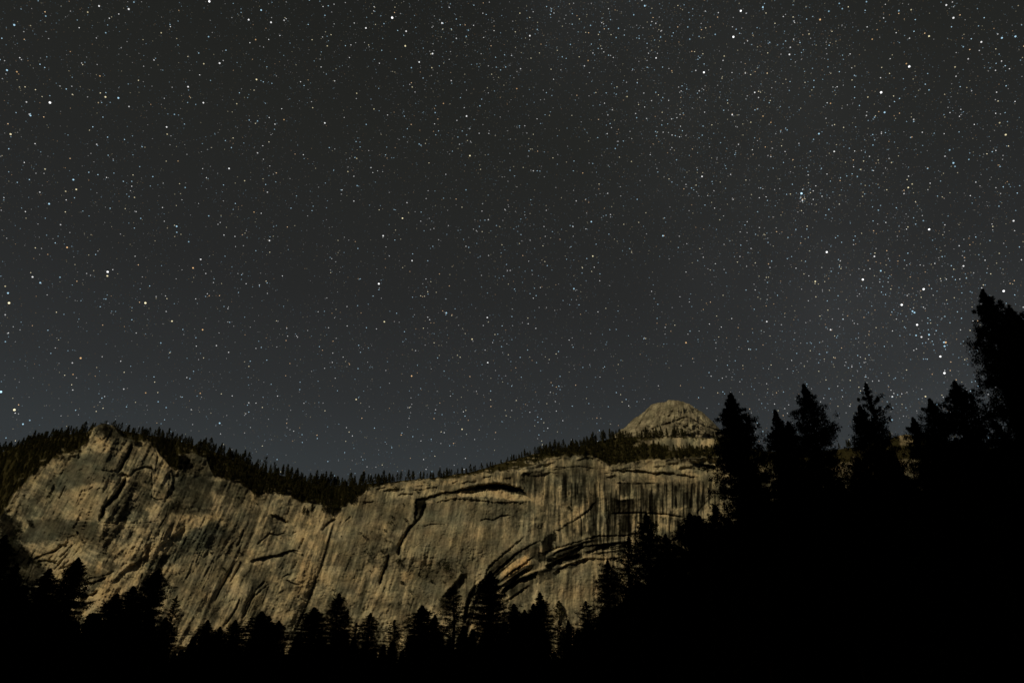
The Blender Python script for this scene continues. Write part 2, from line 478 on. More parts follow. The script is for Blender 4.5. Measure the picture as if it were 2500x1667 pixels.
for poly, w_, d_ in [([(760, 200), (745, 260), (720, 330)], 1.6, 5), ([(880, 205), (905, 260), (895, 335)], 1.5, 4), ([(905, 240), (960, 300), (1000, 340)], 1.6, 3),
                     ([(870, 350), (875, 440), (870, 510)], 1.4, 3), ([(975, 360), (965, 500)], 1.8, 4), ([(440, 690), (490, 770)], 1.5, 4), ([(390, 440), (330, 540), (300, 610)], 1.6, 3),
                     ([(200, 850), (330, 800), (400, 750)], 1.6, 4), ([(300, 890), (370, 820), (430, 760)], 1.6, 4), ([(330, 920), (400, 860), (450, 800)], 1.5, 4),
                     ([(490, 970), (600, 950), (660, 920)], 1.8, 5), ([(480, 1120), (560, 1090), (620, 1100)], 1.4, 3), ([(1380, 720), (1220, 880)], 1.2, 2),
                     ([(1380, 1070), (1340, 1170), (1280, 1240)], 1.6, 4), ([(1340, 880), (1290, 980), (1230, 1090)], 1.6, 4), ([(1560, 980), (1420, 1100), (1380, 1220)], 1.7, 4)]:
    crack(P('L', poly), w_, d_, .45)
# ---- centre (tiles B and F)
over(P('B', [(425, 1260), (500, 1230), (600, 1208), (700, 1196), (790, 1166), (850, 1140), (930, 1160)]), 6, 8)
crack(P('B', [(430, 1255), (560, 1217), (700, 1195), (800, 1160), (880, 1145)]), 2.0, 6, .6)
crack(P('B', [(850, 1165), (900, 1190), (950, 1200)]), 2, 5, .4)
crack(P('B', [(500, 1095), (570, 1035), (620, 990), (700, 1005), (770, 980)]), 1.6, 6, .3)
crack(P('B', [(830, 1000), (870, 975), (920, 960)]), 1.3, 3, .2)
over(P('B', [(630, 800), (700, 815), (760, 850), (810, 890)]), 9, 8)
crack(P('B', [(955, 1030), (930, 1080), (895, 1145)]), 2.6, 7, .3)
crack(P('B', [(780, 1430), (830, 1462), (910, 1480)]), 1.8, 5, .4)
over(P('B', [(900, 1230), (880, 1320), (800, 1360), (830, 1400)]), 4, 8)
crack(P('B', [(1255, 850), (1200, 880), (1150, 920), (1120, 970)]), 2.6, 9, .5)
crack(P('B', [(1400, 820), (1350, 870), (1305, 930)]), 1.7, 5, .3)
DIH = P('B', [(1235, 880), (1200, 1000), (1172, 1110), (1120, 1270), (1070, 1400), (1010, 1570)]) + P('F', [(960, 860), (900, 980), (810, 1170)])
over(DIH, 3.0, 10, -1, .05)
crack(DIH, 2.2, 2.5, .3, .05)
streak(DIH, 3.6, .42, .05)  # shade band of the corner painted into the tone
streak([(x + 8, y) for x, y in DIH], 3, 1.25, .1)  # lit edge beside the corner, painted lighter
crack(P('B', [(380, 940), (330, 1070), (300, 1120)]), 3, 5, .3)
crack(P('B', [(350, 1255), (335, 1310), (300, 1360)]), 2, 5, .4)
crack(P('B', [(100, 1200), (40, 1330), (0, 1400)]), 2, 4, .3)
crack(P('B', [(1995, 895), (1930, 990), (1890, 1060), (1865, 1105), (1850, 1210)]), 4.2, 20, .7)
crack(P('B', [(1765, 1175), (1745, 1290), (1700, 1380), (1670, 1490)]), 3.2, 14, .7)
crack(P('F', [(345, 735), (310, 850), (255, 920), (210, 1000)]), 1.7, 6, .4)
crack(P('F', [(580, 590), (490, 680), (430, 810), (360, 960)]), 2.0, 7, .4)
crack(P('F', [(145, 680), (100, 780)]), 1.5, 4, .3)
crack(P('F', [(2010, 740), (1970, 850), (1950, 960)]), 1.6, 4, .3)
crack(P('F', [(880, 740), (950, 780), (1000, 800)]), 1.6, 4, .2)
crack(P('F', [(640, 480), (620, 620), (540, 850)]), 1.4, 3, .2)
patch(P('F', [(870, 790), (960, 780), (980, 820), (900, 830)]), 1.4, .3, 2, 1)
patch(P('F', [(1050, 740), (1230, 640), (1260, 700), (1150, 800), (1050, 780)]), 1.25, .4, 3, 3)
patch(P('F', [(260, 600), (340, 640), (220, 880), (100, 1120), (60, 1050), (170, 820)]), 1.28, .2, 5, 3)
patch(P('B', [(850, 960), (1150, 960), (1180, 1080), (1000, 1560), (830, 1560), (950, 1200)]), 1.16, .35, 7, 3)
patch(P('B', [(1450, 960), (1800, 980), (1880, 1150), (1700, 1180), (1500, 1170), (1400, 1060)]), .68, -.1, 8, 6)
patch(P('B', [(1500, 700), (1720, 740), (1760, 900), (1600, 960), (1450, 900)]), .88, .1, 6, 3)
patch(P('B', [(120, 900), (600, 880), (560, 1100), (250, 1250), (60, 1150)]), .84, -.1, 8, 4)
patch(P('B', [(1660, 700), (1960, 650), (1990, 860), (1800, 960), (1720, 820)]), .78, 0, 6, 6)
for p_ in [[(700, 1060), (770, 900), (830, 1060)], [(660, 640), (740, 620), (740, 660), (670, 670)], [(970, 720), (1030, 720), (1040, 790), (1000, 800)],
           [(1150, 660), (1190, 640), (1180, 680)], [(1650, 540), (1790, 530), (1780, 570), (1640, 570)], [(1880, 530), (2110, 480), (2100, 510), (1960, 550)],
           [(2140, 490), (2350, 480), (2350, 510), (2200, 520)], [(70, 1020), (130, 980), (110, 1060), (60, 1080)]]:
    patch(P('B', p_), 1.35, .3, 2, 3)
for i in range(26):
    u0 = random.uniform(380, 1250); v0 = random.uniform(1230, 1480)
    k0 = float(np.interp(u0, [250, 650, 950, 1250], [.5, .4, .27, .09]))
    ln = random.uniform(40, 130)
    streak([(u0, v0), (u0 - k0 * ln * .5, v0 + ln * .5), (u0 - k0 * ln, v0 + ln)], random.uniform(1.3, 4.5), random.choice([.74, .8, 1.22, 1.3, 1.18]))
for i in range(16):
    u0 = random.uniform(20, 520); v0 = random.uniform(1130, 1420)
    ln = random.uniform(25, 80)
    crack([(u0, v0), (u0 - .35 * ln * .5 + random.uniform(-3, 3), v0 + ln * .5), (u0 - .45 * ln, v0 + ln)], random.uniform(.9, 1.8), random.uniform(2.5, 6), .25)

# ---- the great roof and the slab below it (tile C)
ROOF = P('C', [(250, 655), (350, 640), (500, 595), (640, 575), (740, 545), (840, 520), (940, 512), (1010, 503), (1100, 512), (1190, 530), (1262, 548), (1310, 600), (1345, 650)])
over(ROOF[:5], 8, 6, 1, .1)
over(ROOF[3:], 14, 16, 1, .2)
over(P('C', [(700, 560), (840, 522), (1010, 505), (1190, 532), (1290, 580)]), 6, 12, 1, .2)
patch(P('C', [(640, 590), (840, 530), (1010, 512), (1200, 540), (1270, 560), (1335, 635), (1200, 600), (1080, 570), (930, 560), (790, 575)]), .30, 0, 2, .5)  # roof shade painted into the tone, also along its thinner left end
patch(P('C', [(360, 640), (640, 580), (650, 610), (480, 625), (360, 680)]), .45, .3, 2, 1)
patch(P('C', [(250, 665), (350, 650), (355, 730), (300, 830), (245, 900)]), .22, .3, 2, 1)  # brownish wedge with the shade of its side face painted in
over(P('C', [(250, 660), (243, 780), (235, 890)]), 7, 8, -1, .1)
crack(P('C', [(355, 700), (310, 820), (240, 905), (200, 940)]), 3.2, 12, .6)
patch(P('C', [(650, 600), (790, 578), (930, 568), (1080, 575), (1180, 610), (1290, 620), (1385, 672), (1250, 672), (1100, 655), (950, 640), (700, 640)]), 2.2, .3, 2, 1)
for x in (810, 905, 930, 1045, 1110, 1165, 1215):
    block('C', x, x + random.choice([14, 22, 30]), 560, 665, .35)
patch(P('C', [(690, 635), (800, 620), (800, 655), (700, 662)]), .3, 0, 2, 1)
over(P('C', [(380, 705), (520, 665), (640, 645), (850, 660), (1000, 682), (1200, 684), (1390, 680)]), 4, 14)
patch(P('C', [(400, 690), (520, 650), (640, 625), (650, 645), (520, 675), (410, 710)]), 1.45, .2, 2, 2)
crack(P('C', [(320, 930), (380, 905), (460, 900), (520, 900), (560, 925)]), 1.3, 4, .2)
streak(P('C', [(790, 865), (775, 950), (750, 1090), (720, 1230)]), 2.2, 1.5)
streak(P('C', [(700, 680), (650, 860), (600, 1060), (510, 1200)]), 4.5, 1.32)
streak(P('C', [(290, 1050), (250, 1130), (185, 1250)]), 2.2, 1.45)
streak(P('C', [(560, 700), (545, 800), (530, 900)]), 7, 1.22)
streak(P('C', [(800, 680), (775, 800), (760, 860)]), 4, 1.2)
streak(P('C', [(860, 1060), (850, 1180), (830, 1300)]), 5, 1.15)
streak(P('C', [(1060, 900), (1050, 1080), (1020, 1200)]), 5, .84)
patch(P('C', [(400, 760), (480, 800), (500, 880), (360, 920), (290, 940), (330, 850)]), .72, -.1, 4, 3)
patch(P('C', [(800, 690), (1000, 690), (1150, 700), (1130, 820), (1000, 870), (860, 850), (780, 780)]), .74, -.2, 4, 3)
for x in (950, 985, 1020, 1085, 1110):
    block('C', x, x + random.choice([10, 16]), 700, 870, .55, .05)
crack(P('C', [(860, 872), (930, 850), (1000, 866), (1060, 825), (1180, 810)]), 1.7, 6, .4)
over(P('C', [(1130, 862), (1230, 862), (1330, 872), (1480, 872)]), -5, 20)
patch(P('C', [(1150, 700), (1390, 690), (1360, 850), (1150, 860)]), .86, .1, 5, 3)
streak(P('C', [(1515, 850), (1512, 960), (1470, 1100)]), 3.2, .5)
streak(P('C', [(1700, 390), (1685, 540), (1690, 670)]), 5, .38)
streak(P('C', [(1530, 400), (1520, 600), (1525, 760)]), 3, .62)
streak(P('C', [(1470, 400), (1460, 600)]), 4, .8)
block('C', 1740, 1810, 500, 620, .45)
for x in range(980, 1290, 33):
    block('C', x, x + random.choice([8, 12, 20]), 400, 520, .62, -.1)
patch(P('C', [(1000, 440), (1200, 450), (1200, 505), (1010, 495), (840, 505)]), 1.25, .3, 3, 3)
patch(P('C', [(1730, 620), (1880, 600), (1900, 690), (1720, 760)]), .72, -.5, 5, 3)
patch(P('C', [(1300, 380), (1700, 370), (1690, 500), (1400, 560), (1330, 480)]), .78, 0, 8, 5)
patch(P('C', [(1310, 620), (1350, 560), (1390, 690)]), 1.25, .5, 3, 2)
patch(P('C', [(1970, 480), (2010, 490), (2050, 640), (2010, 640)]), 1.25, .5, 3, 2)
patch(P('C', [(1990, 440), (1940, 590), (1860, 710), (1700, 820), (1560, 920), (1560, 960), (1740, 870), (1900, 760), (1990, 640)]), 1.22, .4, 3, 2)
over(P('C', [(1540, 970), (1640, 935), (1740, 872), (1900, 762), (1990, 660)]), 3.2, 8)
crack(P('C', [(1380, 560), (1600, 690), (1700, 740)]), 1.2, 2)
# the arches
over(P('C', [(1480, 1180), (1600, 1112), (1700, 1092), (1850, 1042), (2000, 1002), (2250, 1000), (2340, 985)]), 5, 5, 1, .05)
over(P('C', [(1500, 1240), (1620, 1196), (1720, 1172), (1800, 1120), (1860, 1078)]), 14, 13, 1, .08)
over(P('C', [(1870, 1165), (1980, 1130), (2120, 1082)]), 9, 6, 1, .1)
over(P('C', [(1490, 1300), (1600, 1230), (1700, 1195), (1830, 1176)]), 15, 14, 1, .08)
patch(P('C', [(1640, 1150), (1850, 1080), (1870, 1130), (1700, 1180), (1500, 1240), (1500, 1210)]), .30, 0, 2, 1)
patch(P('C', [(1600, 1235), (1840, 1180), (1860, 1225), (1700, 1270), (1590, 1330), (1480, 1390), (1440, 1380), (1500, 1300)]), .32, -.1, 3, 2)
patch(P('C', [(1870, 1050), (2110, 1000), (2130, 1080), (1880, 1150)]), .55, 0, 3, 2)
patch(P('C', [(1540, 1150), (1700, 1110), (1840, 1075), (1780, 1110), (1640, 1150)]), 1.4, .3, 2, 1)
patch(P('C', [(1510, 1290), (1640, 1215), (1800, 1172), (1830, 1182), (1680, 1220), (1560, 1290)]), 1.4, .2, 2, 1)
patch(P('C', [(1960, 1100), (2200, 1040), (2330, 1070), (2250, 1190), (2000, 1200)]), .85, -.4, 4, 2)
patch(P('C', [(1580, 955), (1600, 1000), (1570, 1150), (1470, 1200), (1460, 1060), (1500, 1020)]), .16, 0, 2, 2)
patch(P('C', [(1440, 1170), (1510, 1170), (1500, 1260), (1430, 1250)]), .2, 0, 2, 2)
patch(P('C', [(2160, 670), (2335, 655), (2330, 965), (2240, 1010), (2190, 980), (2210, 800)]), .42, 0, 2, 2)
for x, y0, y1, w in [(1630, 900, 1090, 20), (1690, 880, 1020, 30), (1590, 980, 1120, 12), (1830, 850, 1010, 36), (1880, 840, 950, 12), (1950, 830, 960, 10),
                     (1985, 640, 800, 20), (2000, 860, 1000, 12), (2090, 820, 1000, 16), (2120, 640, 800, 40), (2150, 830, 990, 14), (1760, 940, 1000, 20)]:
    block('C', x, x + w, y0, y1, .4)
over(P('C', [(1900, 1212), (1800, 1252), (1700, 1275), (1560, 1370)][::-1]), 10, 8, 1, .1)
# tile G
over(P('G', [(900, 600), (930, 480), (1000, 405), (1100, 320), (1200, 235), (1310, 150)]), 5, 6)
over(P('G', [(1000, 500), (1100, 420), (1180, 350), (1260, 290), (1340, 250), (1460, 190)]), 4, 6)
over(P('G', [(1055, 650), (1120, 600), (1200, 545), (1300, 478), (1390, 450)]), 9, 9)
over(P('G', [(1060, 710), (1120, 650), (1200, 595), (1300, 560), (1430, 490)]), 13, 12)
over(P('G', [(1080, 790), (1170, 745), (1260, 690), (1360, 625)]), 4, 6)
crack(P('G', [(1130, 620), (1250, 530), (1330, 470)]), 3, 9, .5)
crack(P('G', [(1080, 700), (1150, 640), (1240, 590), (1340, 560)]), 4, 12, .6)
crack(P('G', [(1160, 760), (1260, 690), (1350, 630)]), 2.2, 8, .5)
over(P('G', [(830, 615), (780, 690), (745, 770), (720, 900), (700, 1020)][::-1]), 12, 6, 1)
crack(P('G', [(900, 650), (835, 780), (790, 860), (765, 980), (740, 1110)]), 4.5, 16, .7)
crack(P('G', [(830, 630), (770, 720), (740, 830), (715, 960)]), 3, 10, .6)
patch(P('G', [(960, 450), (1040, 390), (1120, 340), (1230, 330), (1150, 420), (1060, 500), (990, 570), (930, 560)]), .42, .1, 3, 2)
patch(P('G', [(1210, 450), (1330, 320), (1370, 420), (1260, 480), (1180, 560), (1080, 620), (1100, 560)]), 1.15, 1.3, 3, 2)
patch(P('G', [(1130, 360), (1280, 260), (1440, 250), (1450, 330), (1360, 420), (1340, 320), (1230, 350)]), .58, .1, 4, 3)
patch(P('G', [(1420, 540), (1560, 480), (1600, 540), (1450, 600), (1400, 620)]), .4, -.2, 3, 3)
patch(P('G', [(1170, 640), (1300, 600), (1320, 640), (1180, 730), (1120, 720)]), .6, -.5, 3, 2)
over(P('G', [(500, 745), (560, 690), (620, 610), (700, 530), (750, 520)]), 10, 14)
patch(P('G', [(500, 750), (600, 650), (640, 640), (660, 700), (600, 900), (490, 960)]), .35, 0, 5, 3)
crack(P('G', [(745, 540), (740, 680), (740, 760)]), 1.6, 4, .4)
patch(P('G', [(370, 500), (480, 400), (620, 380), (640, 440), (560, 560), (420, 560), (320, 620)]), .72, 0, 6, 4)
patch(P('G', [(120, 500), (250, 490), (230, 560), (130, 590)]), 1.2, .6, 4, 2)
streak(P('G', [(1715, 460), (1700, 620), (1670, 760)]), 4.5, .5)
streak(P('G', [(1940, 400), (1970, 560), (1975, 720), (1965, 860)]), 6, 1.35)
streak(P('G', [(1690, 460), (1660, 640), (1640, 780)]), 4, 1.25)
streak(P('G', [(1770, 470), (1760, 700), (1740, 850)]), 5, 1.15)
streak(P('G', [(1520, 620), (1520, 800), (1530, 960)]), 5, 1.18)
streak(P('G', [(1420, 600), (1420, 720), (1400, 780)]), 3, .6)
over(P('C', [(1670, 1290), (1800, 1262), (1920, 1215), (2100, 1225), (2240, 1210)]), 4, 12)
def between(g0_, g1_, n, tones, w0, w1, span=(0, 1)):
    a0 = np.array(g0_); a1 = np.array(g1_)
    def at(a, q):
        L_ = np.concatenate([[0], np.cumsum(np.hypot(*np.diff(a, axis=0).T))]); L_ /= L_[-1]
        return np.array([np.interp(q, L_, a[:, 0]), np.interp(q, L_, a[:, 1])])
    for i in range(n):
        f = (i + random.uniform(.2, .8)) / n
        q0 = random.uniform(span[0], span[1] - .35); q1 = min(span[1], q0 + random.uniform(.25, .6))
        pts = [tuple(at(a0, q) * (1 - f) + at(a1, q) * f) for q in np.linspace(q0, q1, 7)]
        tn = random.choice(tones)
        streak(pts, random.uniform(w0, w1), tn)
        if tn < 1: over(pts, random.uniform(3, 7), 4)
INN = P('G', [(690, 1080), (745, 770), (900, 560), (1100, 370), (1330, 170)])
OUT = P('G', [(790, 1150), (850, 800), (1060, 720), (1200, 620), (1440, 480)])
between(INN, OUT, 15, [.25, .3, .4, 1.6, 1.5], 1.1, 2.3)
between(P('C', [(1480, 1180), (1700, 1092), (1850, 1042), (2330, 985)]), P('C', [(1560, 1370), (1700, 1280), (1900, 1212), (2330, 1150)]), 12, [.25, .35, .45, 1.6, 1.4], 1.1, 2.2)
patch(P('G', [(760, 800), (830, 660), (900, 600), (930, 560), (1000, 560), (900, 700), (830, 830), (790, 1000), (740, 1120), (700, 1080), (720, 950)]), .55, 0, 3, 2)
streak(P('M', [(1455, 860), (1468, 960), (1465, 1050), (1455, 1150)]), 5, 1.5)
streak(P('M', [(1290, 890), (1285, 980), (1270, 1060)]), 5, 1.35)
streak(P('M', [(1318, 890), (1312, 970), (1300, 1050)]), 3.4, .45)
patch(P('M', [(850, 900), (1000, 800), (1130, 740), (1150, 860), (1050, 830), (960, 880), (880, 960)]), .6, .1, 3, 2)
streak(P('M', [(1400, 885), (1280, 905), (1160, 925), (1040, 965), (960, 1010), (915, 1060)]), 4.2, .16, .1)
streak(P('M', [(1400, 868), (1280, 885), (1160, 905), (1040, 945), (960, 990), (915, 1035)]), 2.2, 1.6, .1)
streak(P('M', [(1130, 885), (1060, 898), (980, 950), (890, 1000)]), 3.0, .2, .1)
patch(P('M', [(960, 880), (1060, 832), (1090, 890), (1000, 930), (900, 975)]), 1.2, 1.3, 2, 1)
# tile D: the striped upper right face
for x0, x1, y0, y1, tn in [(604, 760, 1052, 1180, .34), (640, 752, 1210, 1368, .3), (640, 745, 902, 1012, .34), (918, 982, 960, 1190, .24), (1020, 1064, 1060, 1195, .3),
                           (1163, 1188, 920, 1125, .25), (1240, 1290, 985, 1100, .36), (1308, 1340, 900, 1145, .25), (1368, 1452, 880, 1085, .33),
                           (250, 300, 1230, 1400, .35), (180, 242, 900, 995, .4), (1160, 1210, 1250, 1400, .34), (88, 132, 800, 1070, .42), (862, 912, 950, 1130, .4),
                           (1044, 1062, 1230, 1390, .35), (1495, 1525, 850, 1010, .4), (1075, 1090, 1235, 1300, .5), (760, 778, 1060, 1180, .4), (830, 850, 1190, 1330, .5),
                           (520, 560, 1190, 1350, .5), (560, 590, 1060, 1190, .5), (460, 476, 1210, 1330, .6), (395, 410, 1240, 1390, .6), (340, 356, 1250, 1390, .55),
                           (1120, 1150, 1230, 1350, .7), (1010, 1020, 900, 1040, .5), (790, 802, 930, 1030, .5), (1215, 1228, 960, 1090, .5)]:
    block('D', x0, x1, y0, y1, tn)
for x0, x1, y0, y1, tn in [(586, 640, 918, 1012, 1.35), (425, 492, 965, 1025, 1.3), (778, 862, 1050, 1182, 1.3), (1066, 1160, 980, 1150, 1.22), (1290, 1312, 1000, 1180, 1.3),
                           (1340, 1368, 1000, 1180, 1.3), (985, 1020, 1060, 1390, 1.3), (750, 830, 1190, 1350, 1.3), (1090, 1158, 1230, 1380, 1.2), (300, 340, 1230, 1390, 1.25), (420, 460, 1220, 1400, 1.3)]:
    block('D', x0, x1, y0, y1, tn)
crack(P('D', [(590, 895), (700, 905), (860, 905), (1000, 898)]), 1.6, 6, .4)
over(P('D', [(600, 1042), (750, 1036), (860, 1030)]), -5, 6)
crack(P('D', [(540, 1192), (750, 1184), (860, 1182), (960, 1190), (1080, 1197), (1290, 1232)]), 1.7, 9, .5)
patch(P('D', [(940, 1200), (1000, 1180), (1080, 1195), (1280, 1235), (1270, 1250), (1060, 1215)]), 1.45, .3, 2, 1)
patch(P('D', [(1200, 1140), (1290, 1105), (1310, 1125), (1220, 1150)]), 1.4, .5, 2, 1)
over(P('D', [(500, 772), (800, 770), (960, 795), (1140, 798), (1300, 825), (1420, 838)]), 7, 8)
patch(P('D', [(1120, 720), (1250, 730), (1400, 830), (1340, 840), (1200, 790)]), 1.35, .3, 2, 2)
over(P('D', [(1330, 688), (1400, 706), (1480, 722), (1570, 742)]), 12, 8)
patch(P('D', [(1400, 705), (1570, 740), (1560, 770), (1450, 745)]), .2, 0, 2, 1)
patch(P('D', [(1400, 1155), (1450, 1110), (1510, 1110), (1535, 1250), (1560, 1380), (1450, 1310), (1385, 1200)]), 1.4, .1, 2, 1)
crack(P('D', [(1540, 1020), (1500, 1050), (1440, 1110), (1395, 1160), (1375, 1210)]), 1.7, 6, .5)
over(P('D', [(700, 1390), (740, 1370), (800, 1370), (850, 1385)]), 5, 6)
over(P('D', [(560, 800), (640, 850), (700, 890)]), 4, 10)
crack(P('D', [(810, 820), (850, 860), (890, 900)]), 2, 4, .2)
over(P('D', [(200, 680), (330, 645), (460, 660), (500, 720)]), 5, 12)
over(P('D', [(0, 655), (100, 650), (190, 670)]), 4, 12)
crack(P('D', [(0, 745), (120, 750), (260, 740), (400, 760)]), 1.8, 5, .3)
patch(P('D', [(200, 740), (560, 760), (700, 860), (560, 880), (300, 860), (180, 800)]), .78, 0, 8, 5)
patch(P('D', [(900, 900), (1290, 900), (1240, 970), (960, 960)]), .62, 0, 5, 4)
over(P('C', [(1250, 395), (1370, 378), (1480, 365)]), -6, 8)
patch(P('C', [(1240, 385), (1320, 375), (1330, 392), (1260, 400)]), 1.4, .3, 2, 1)

r5 = random.Random(33)
for i in range(44):
    u0 = r5.uniform(240, 1420); v0 = r5.uniform(1215, 1450)
    k0 = float(np.interp(u0, [250, 650, 950, 1250, 1420], [.5, .4, .27, .09, 0]))
    ln = r5.uniform(60, 190)
    pts = [(u0, v0), (u0 - k0 * ln * .5 + r5.uniform(-3, 3), v0 + ln * .5), (u0 - k0 * ln, v0 + ln)]
    streak(pts, r5.uniform(1.5, 6), r5.choice([1.3, 1.4, 1.5, .68, .6]), .35)
# dark seams that break the upper rim into blocks
for i in range(46):
    u0 = random.uniform(880, 1750); v0 = float(lerp(RIM, u0)) + random.uniform(4, 34)
    ln = random.uniform(14, 60)
    over([(u0, v0), (u0 + ln * .5, v0 - random.uniform(0, 5)), (u0 + ln, v0 - random.uniform(0, 8))], random.uniform(2, 5), 5)

# ---- rock versus brush-covered slope above the rim
above = RIMG - V
rag = 5 * fbm(U / 18, V / 10, 3, 161)
veg = sst(above + rag, -2, 5)
SLAB = P('D', [(800, 520), (960, 470), (1130, 455), (1300, 462), (1500, 468), (1560, 500), (1560, 560), (1440, 565), (1300, 545), (1150, 575), (1000, 530), (900, 520)])
c_, m_ = inside(SLAB, 4, 5)
veg[:, c_] *= 1 - m_
bare = sst(fbm(U / 40, V / 8, 3, 171), 0.22, 0.4) * sst(U, 900, 1000) * (1 - sst(U, 1290, 1340))
veg *= 1 - 0.85 * bare
bare = sst(fbm(U / 26, V / 7, 3, 173), 0.12, 0.34) * (1 - sst(U, 820, 880)) * sst(rag + 26 - above, -6, 10)
veg *= 1 - 0.40 * bare

# blotches, grain and fine joints
T = np.maximum(T, .02)
T *= np.exp(.50 * fbm(S / 24, V / 90, 4, 401) + .36 * fbm(S / 7, V / 38, 3, 403) + .40 * fbm(U / 30, V / 22, 3, 421) + .20 * fbm(U / 7, V / 7, 3, 402) + .12 * fbm(U / 3.2, V / 3.2, 2, 404))
T *= np.exp(.40 * fbm(U / 75 - V / 140, V / 60, 3, 413))
pl = fbm((U + .4 * V) / 34, (V - .5 * U) / 15, 4, 415)
T *= 1 + lb * (.26 * sst(pl, .14, .2) - .20 * sst(-pl, .16, .24))
H += lb * 1.2 * sst(pl, .12, .18)
H += 1.0 * sst(fbm(S / 20, V / 60, 3, 419), .05, .12) * (1 - .6 * right)
def calm(poly, k, base, warm=0.0, soft=6):
    c, m = inside(poly, soft, 2)
    T[:, c] = np.exp(np.log(np.maximum(T[:, c], .02)) * (1 - k * m) + math.log(base) * k * m)
    WARM[:, c] += warm * m
patch([(228, 1050), (236, 1036), (256, 1030), (280, 1042), (300, 1066), (270, 1070), (250, 1056)], .45, -.2, 3, 2)
patch([(428, 1120), (440, 1102), (480, 1104), (512, 1118), (530, 1165), (480, 1160), (440, 1150)], .50, -.2, 3, 2)
calm(P('M', [(430, 600), (560, 560), (740, 530), (900, 640), (1180, 650), (1150, 760), (950, 850), (800, 980), (740, 960), (700, 860), (560, 850), (430, 860), (380, 760)]), .45, .98, -.1)
calm(P('M', [(1160, 930), (1280, 890), (1480, 850), (1490, 1150), (1200, 1260), (1150, 1100)]), .45, 1.08, 0)
calm(P('M', [(100, 500), (250, 520), (400, 500), (430, 620), (350, 680), (200, 640)]), .4, .78, 0)
calm(P('M', [(0, 560), (120, 560), (220, 660), (160, 820), (60, 1000), (0, 1100)]), .4, 1.0, .1)
calm(P('M', [(440, 900), (620, 860), (720, 930), (620, 1060), (520, 1080), (400, 1040)]), .4, .70, -.2)
calm(P('M', [(560, 520), (760, 440), (1080, 500), (1000, 600), (760, 640), (600, 640)]), .35, .88, -.1)
calm(P('L', [(310, 480), (630, 400), (665, 430), (610, 540), (565, 640), (300, 615)]), .5, 1.05, 0)
calm(P('L', [(440, 260), (620, 240), (740, 330), (690, 400), (600, 400), (310, 470), (330, 380), (390, 320)]), .5, .74, -.2)
calm(P('L', [(190, 630), (560, 645), (550, 760), (430, 720), (180, 760), (120, 730)]), .5, .66, -.2)
calm(P('L', [(600, 1150), (760, 1000), (860, 900), (700, 1080), (560, 1260), (480, 1290)]), .5, 1.25, .1)
calm(P('L', [(930, 930), (1180, 840), (1250, 900), (1100, 1120), (960, 1080)]), .4, .95, 0)
patch(P('C', [(640, 605), (790, 584), (930, 574), (1080, 582), (1180, 612), (1290, 625), (1385, 672), (1250, 668), (1100, 650), (950, 635), (700, 632)]), 1.7, .2, 2, 1)  # pale band brightened again, moonlight painted into its tone
jn = np.abs(fbm(S / 17 + V / 90, V / 60, 3, 405)); jm = sst(fbm(U / 90, V / 60, 2, 407), -.1, .3)
T *= 1 - .18 * jm * (1 - sst(jn, .0, .05))
H -= 1.4 * jm * (1 - sst(jn, .0, .05))
jn = np.abs(fbm(U / 34, V / 12 + U / 60, 3, 409)); jm = sst(fbm(U / 80, V / 50, 2, 411), .05, .35)
T *= 1 - .26 * jm * (1 - sst(jn, .0, .05))
H -= 1.6 * jm * (1 - sst(jn, .0, .05))
T = np.clip(T, 0.05, 1.6) ** 1.6
T = np.clip(T, 0.02, 1.9)
for pg in ([(2192, 1048), (2228, 1046), (2232, 1082), (2200, 1090)], [(2080, 1112), (2122, 1135), (2120, 1172), (2092, 1150)]):
    c_, m_ = inside(pg, 3, 2)
    veg[:, c_] *= 1 - m_
    T[:, c_] *= 1 - .2 * m_; WARM[:, c_] += .8 * m_
T *= lerp([(-200, .45), (0, .62), (60, .78), (160, .92), (300, 1), (1500, 1.0), (1700, .95), (2700, .9)], U)  # left end darkened in colour for the shade of its shape
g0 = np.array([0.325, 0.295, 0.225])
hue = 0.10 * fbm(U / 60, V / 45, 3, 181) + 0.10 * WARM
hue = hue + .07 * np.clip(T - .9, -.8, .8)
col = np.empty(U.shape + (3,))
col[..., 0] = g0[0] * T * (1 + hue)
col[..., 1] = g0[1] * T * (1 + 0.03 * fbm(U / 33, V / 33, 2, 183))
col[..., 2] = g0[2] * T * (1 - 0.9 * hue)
brush = np.array([0.040, 0.036, 0.018])
bt = (1 + 0.5 * fbm(U / 9, V / 6, 3, 191))[..., None]
col = col * (1 - veg[..., None]) + brush * bt * veg[..., None]

# ---- distance of the face
Y = lerp([(-200, 1520), (0, 1480), (120, 1440), (250, 1420), (420, 1500), (800, 1640), (1150, 1690), (1500, 1760), (1750, 1800), (2700, 2050)], U)
Y = Y + 0.30 * (1500 - V)
rel = H * (1 - 0.75 * veg) * (0.35 + 0.65 * sst(-above, -4, 14))
Y = Y - rel
up_ = np.maximum(above, 0)
Y = Y + 2.1 * up_
Y = Y + (1 - sst(U, 205, 236)) * 150 * sst(above, 0, 10)          # the wooded slope behind the left buttress
Y = Y + sst(U, 290, 310) * (1 - sst(U, 420, 436)) * 60 * sst(above, 0, 8)
Y = Y + veg * 3 * fbm(U / 14, V / 10, 3, 201)

rx, ry, rz = ray(U, V)
k_ = Y / ry
X3 = rx * k_; Z3 = CAMZ + rz * k_
front = np.stack([X3, Y, Z3], -1)
